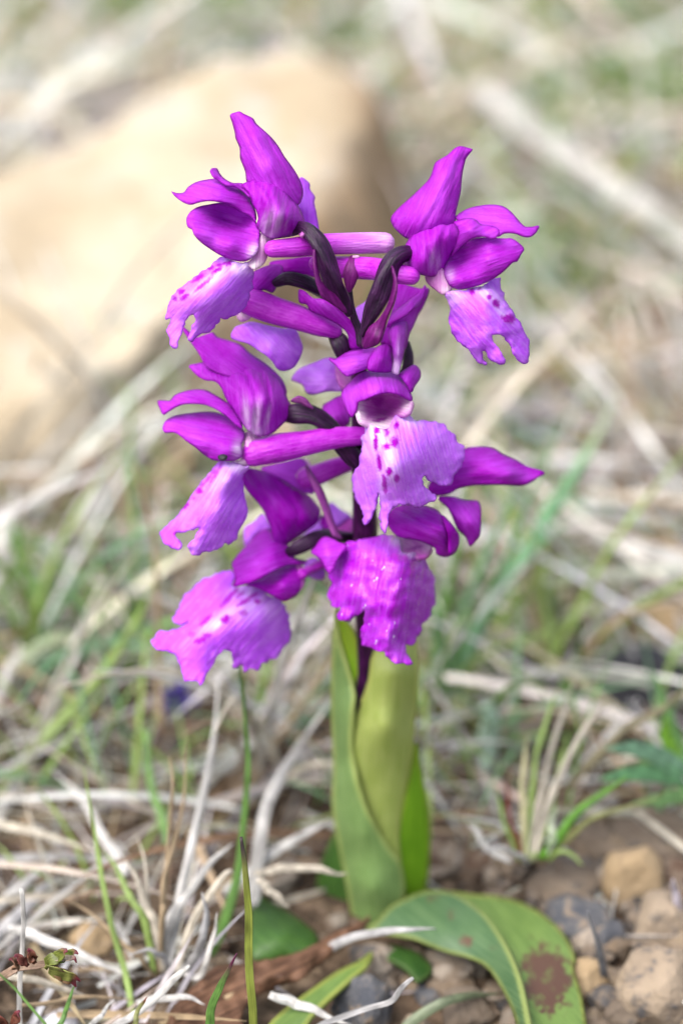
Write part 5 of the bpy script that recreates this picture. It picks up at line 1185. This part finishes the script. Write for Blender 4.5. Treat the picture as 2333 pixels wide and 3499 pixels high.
stone_px('grey stone far back, right of the rock', 'slate', 1560, 430, 260, 130, 103)

# ------------------------------------------------------------------ withered leaf, sprig, sprout, petal
def withered():
    outl = [590,1100, 600,1044, 740,1040, 760,980, 820,920, 880,860, 960,790, 1080,770, 1200,755, 1300,730, 1400,690, 1480,640, 1570,600, 1650,570, 1640,600, 1560,660, 1500,720, 1420,790, 1330,850, 1220,890, 1120,940, 1080,1010, 1060,1100]
    ctrl = []
    for x, y, w in [(600,1080,-40), (760,980,40), (880,1000,-20), (960,800,60), (1020,900,-30), (1200,760,50), (1220,850,-10), (1400,700,40), (1500,690,0), (1640,580,-10), (1070,1050,10)]:
        py = ZM.p((x, y))[0][1]
        ctrl += [x, y, w + 130 + (R0(3300) - RG(py)) * 300]
    o = sheet('withered_leaf', ZM, outl, ctrl, R0(3300), M['dead_leaf'], None, grid=12, thick=0.04, curl=30, curl_r=16, ruffle=46, ruf_s=48, axis=[700,1050, 1600,600], jag=4)
    tag(o, 'crumpled brown withered leaf at the foot of the orchid', 'dead leaf')
withered()

def leaflet(name, parent, p, d, L, w, col, mat='grass'):
    d = np.array(d, float); d /= np.linalg.norm(d)
    P = [np.array(p) + d * L * t + np.array((0, 0, 0.15 * L * math.sin(t * 2.5))) for t in (0, .3, .65, 1)]
    return blade('leaf', P, w * .72, tuple(q * .8 for q in col), mat=mat, parent=parent, prof=((0, .35), (.35, 1), (.75, .75), (1, .1)), gut=0.8, per=4, tip=(0.20, 0.03, 0.05), roll=random.uniform(-.9, .9))
base = on_y(-10, 3345, -3.4)
sp = empty('reddish_sprig', base)
tag(sp, 'low creeping sprig with red-edged green leaves at the left edge', 'sprig')
P = [on_y(x, y, Y) for x, y, Y in [(-40, 3350, -3.3), (40, 3320, -3.4), (120, 3300, -3.4), (200, 3290, -3.5)]]
blade('stem', P, 0.09, (0.36, 0.24, 0.17), parent=sp, gut=1.0, prof=((0, 1), (1, .8)))
for (x, y, Y, dx, dz, L, w, c) in [(170,3300,-3.5, .9, .9, .32, .20, (0.22, 0.26, 0.05)), (180,3290,-3.4, 1, .55, .36, .17, (0.20, 0.30, 0.05)), (165,3305,-3.6, 1, -.35, .40, .24, (0.30, 0.32, 0.08)), (190,3315,-3.6, .8, -.6, .30, .20, (0.22, 0.12, 0.05)),
                                   (120,3290,-3.5, -.2, .8, .22, .16, (0.30, 0.12, 0.07)), (95,3300,-3.5, -.4, .6, .22, .14, (0.32, 0.10, 0.08)), (60,3315,-3.5, -.2, .7, .2, .13, (0.36, 0.20, 0.12)), (200,3290,-3.5, .6, .2, .25, .15, (0.45, 0.36, 0.28))]:
    leaflet('leaf', sp, on_y(x, y, Y), (dx, -.3, dz), L, w, c)
base = on_y(40, 3520, -3.7)
s2 = empty('reddish_sprig', base)
tag(s2, 'red-brown leafy sprig tip cut by the bottom left corner', 'sprig')
for (x, y, dx, dz) in [(30,3520, -.3, .6), (55,3515, .2, .7), (45,3525, .8, .3), (20,3525, -.9, .3)]:
    leaflet('leaf', s2, on_y(x, y, -3.7), (dx, -.2, dz), .28, .2, (0.24, 0.08, 0.05))

b = on_y(2110, 3440, -1.6)
s3 = empty('grey_sprout', b)
tag(s3, 'thin grey-green sprout with narrow spreading leaves in the bottom right', 'sprout')
for path, w, c in [([2100,3440,-1.6, 2089,3396,-1.6, 2068,3342,-1.7, 2040,3220,-1.8, 2014,3110,-1.9], .11, (0.24, 0.24, 0.25)), ([2110,3440,-1.6, 2150,3400,-1.8, 2200,3385,-1.9, 2270,3420,-2.1, 2360,3500,-2.3], .13, (0.22, 0.30, 0.22)),
                   ([2100,3450,-1.6, 2085,3430,-1.7, 2040,3400,-1.8, 2000,3420,-1.9], .12, (0.20, 0.28, 0.08)), ([2110,3450,-1.6, 2130,3470,-1.9, 2120,3510,-2.1, 2100,3550,-2.2], .11, (0.16, 0.24, 0.07))]:
    blade('leaf', px(path), w, c, mat='grass', parent=s3, gut=.5)
single('dry_straw', 'small lilac-grey dry blade at the right edge beside the beige stone', 'straw', [2400,3280,-1.0, 2333,3170,-0.9, 2300,3050,-0.8, 2290,3000,-0.8], 0.11, (0.52, 0.46, 0.50), G1)

b = on_y(2380, 2700, 1.3)
s4 = empty('leaf_rosette', b)
tag(s4, 'low rosette of narrow blue-green leaves at the right edge', 'plant')
for path, w, c in [([2380,2690,1.3, 2290,2610,1.2, 2180,2570,1.1, 2060,2555,1.0], .26, (0.16, 0.30, 0.18)), ([2380,2690,1.3, 2280,2650,1.1, 2150,2650,.9, 2040,2660,.8], .24, (0.12, 0.28, 0.12)),
                   ([2380,2680,1.3, 2310,2600,1.4, 2270,2520,1.5, 2265,2440,1.6], .20, (0.20, 0.42, 0.04)), ([2380,2680,1.3, 2330,2560,1.6, 2260,2400,1.9, 2220,2290,2.1], .12, (0.16, 0.32, 0.10)),
                   ([2390,2690,1.3, 2400,2560,1.5, 2380,2460,1.6, 2350,2420,1.6], .20, (0.18, 0.40, 0.05)), ([2380,2700,1.2, 2330,2720,1.0, 2250,2740,.8, 2150,2745,.7], .2, (0.16, 0.30, 0.10))]:
    blade('leaf', px(path), w, c, mat='grass', parent=s4, gut=.35, prof=((0, .6), (.4, 1), (.75, .75), (1, .1)))

b = on_z(648, 2440, 0.3)
s5 = empty('violet_flower', b)
tag(s5, 'tiny blue-violet flower with a reddish stalk blurred in the litter left of the stem', 'flower')
blade('stalk', [b, b + np.array((-.05, -.2, .25)), b + np.array((-.12, -.35, .5))], .06, (0.25, 0.04, 0.06), mat='grass', parent=s5)
for a in range(5):
    q = b + np.array((-.12, -.35, .5)); an = a * 1.257
    blade('petal', [q, q + np.array((math.cos(an) * .12, -.05, math.sin(an) * .12)), q + np.array((math.cos(an) * .26, -.08, math.sin(an) * .26))], .2, (0.10, 0.07, 0.34), mat='grass', parent=s5, prof=((0, .4), (.6, 1), (1, .4)), per=3)

def speck():
    ref = R0(1480) - (90 + 75) / 300.0
    c = at(*ZC.p((512, 948))[0], ref - 0.12)
    bm = bmesh.new(); bmesh.ops.create_icosphere(bm, subdivisions=2, radius=1.0)
    V = [c + np.array((v.co.x * 1.25 * (1 + .15 * v.co.z), v.co.y, v.co.z * .85)) * 0.045 for v in bm.verts]; F = [[v.index for v in f.verts] for f in bm.faces]; bm.free()
    tag(make('speck', V, F, M['black'], origin=c), 'tiny black speck on the edge of the middle left flower', 'speck')
speck()
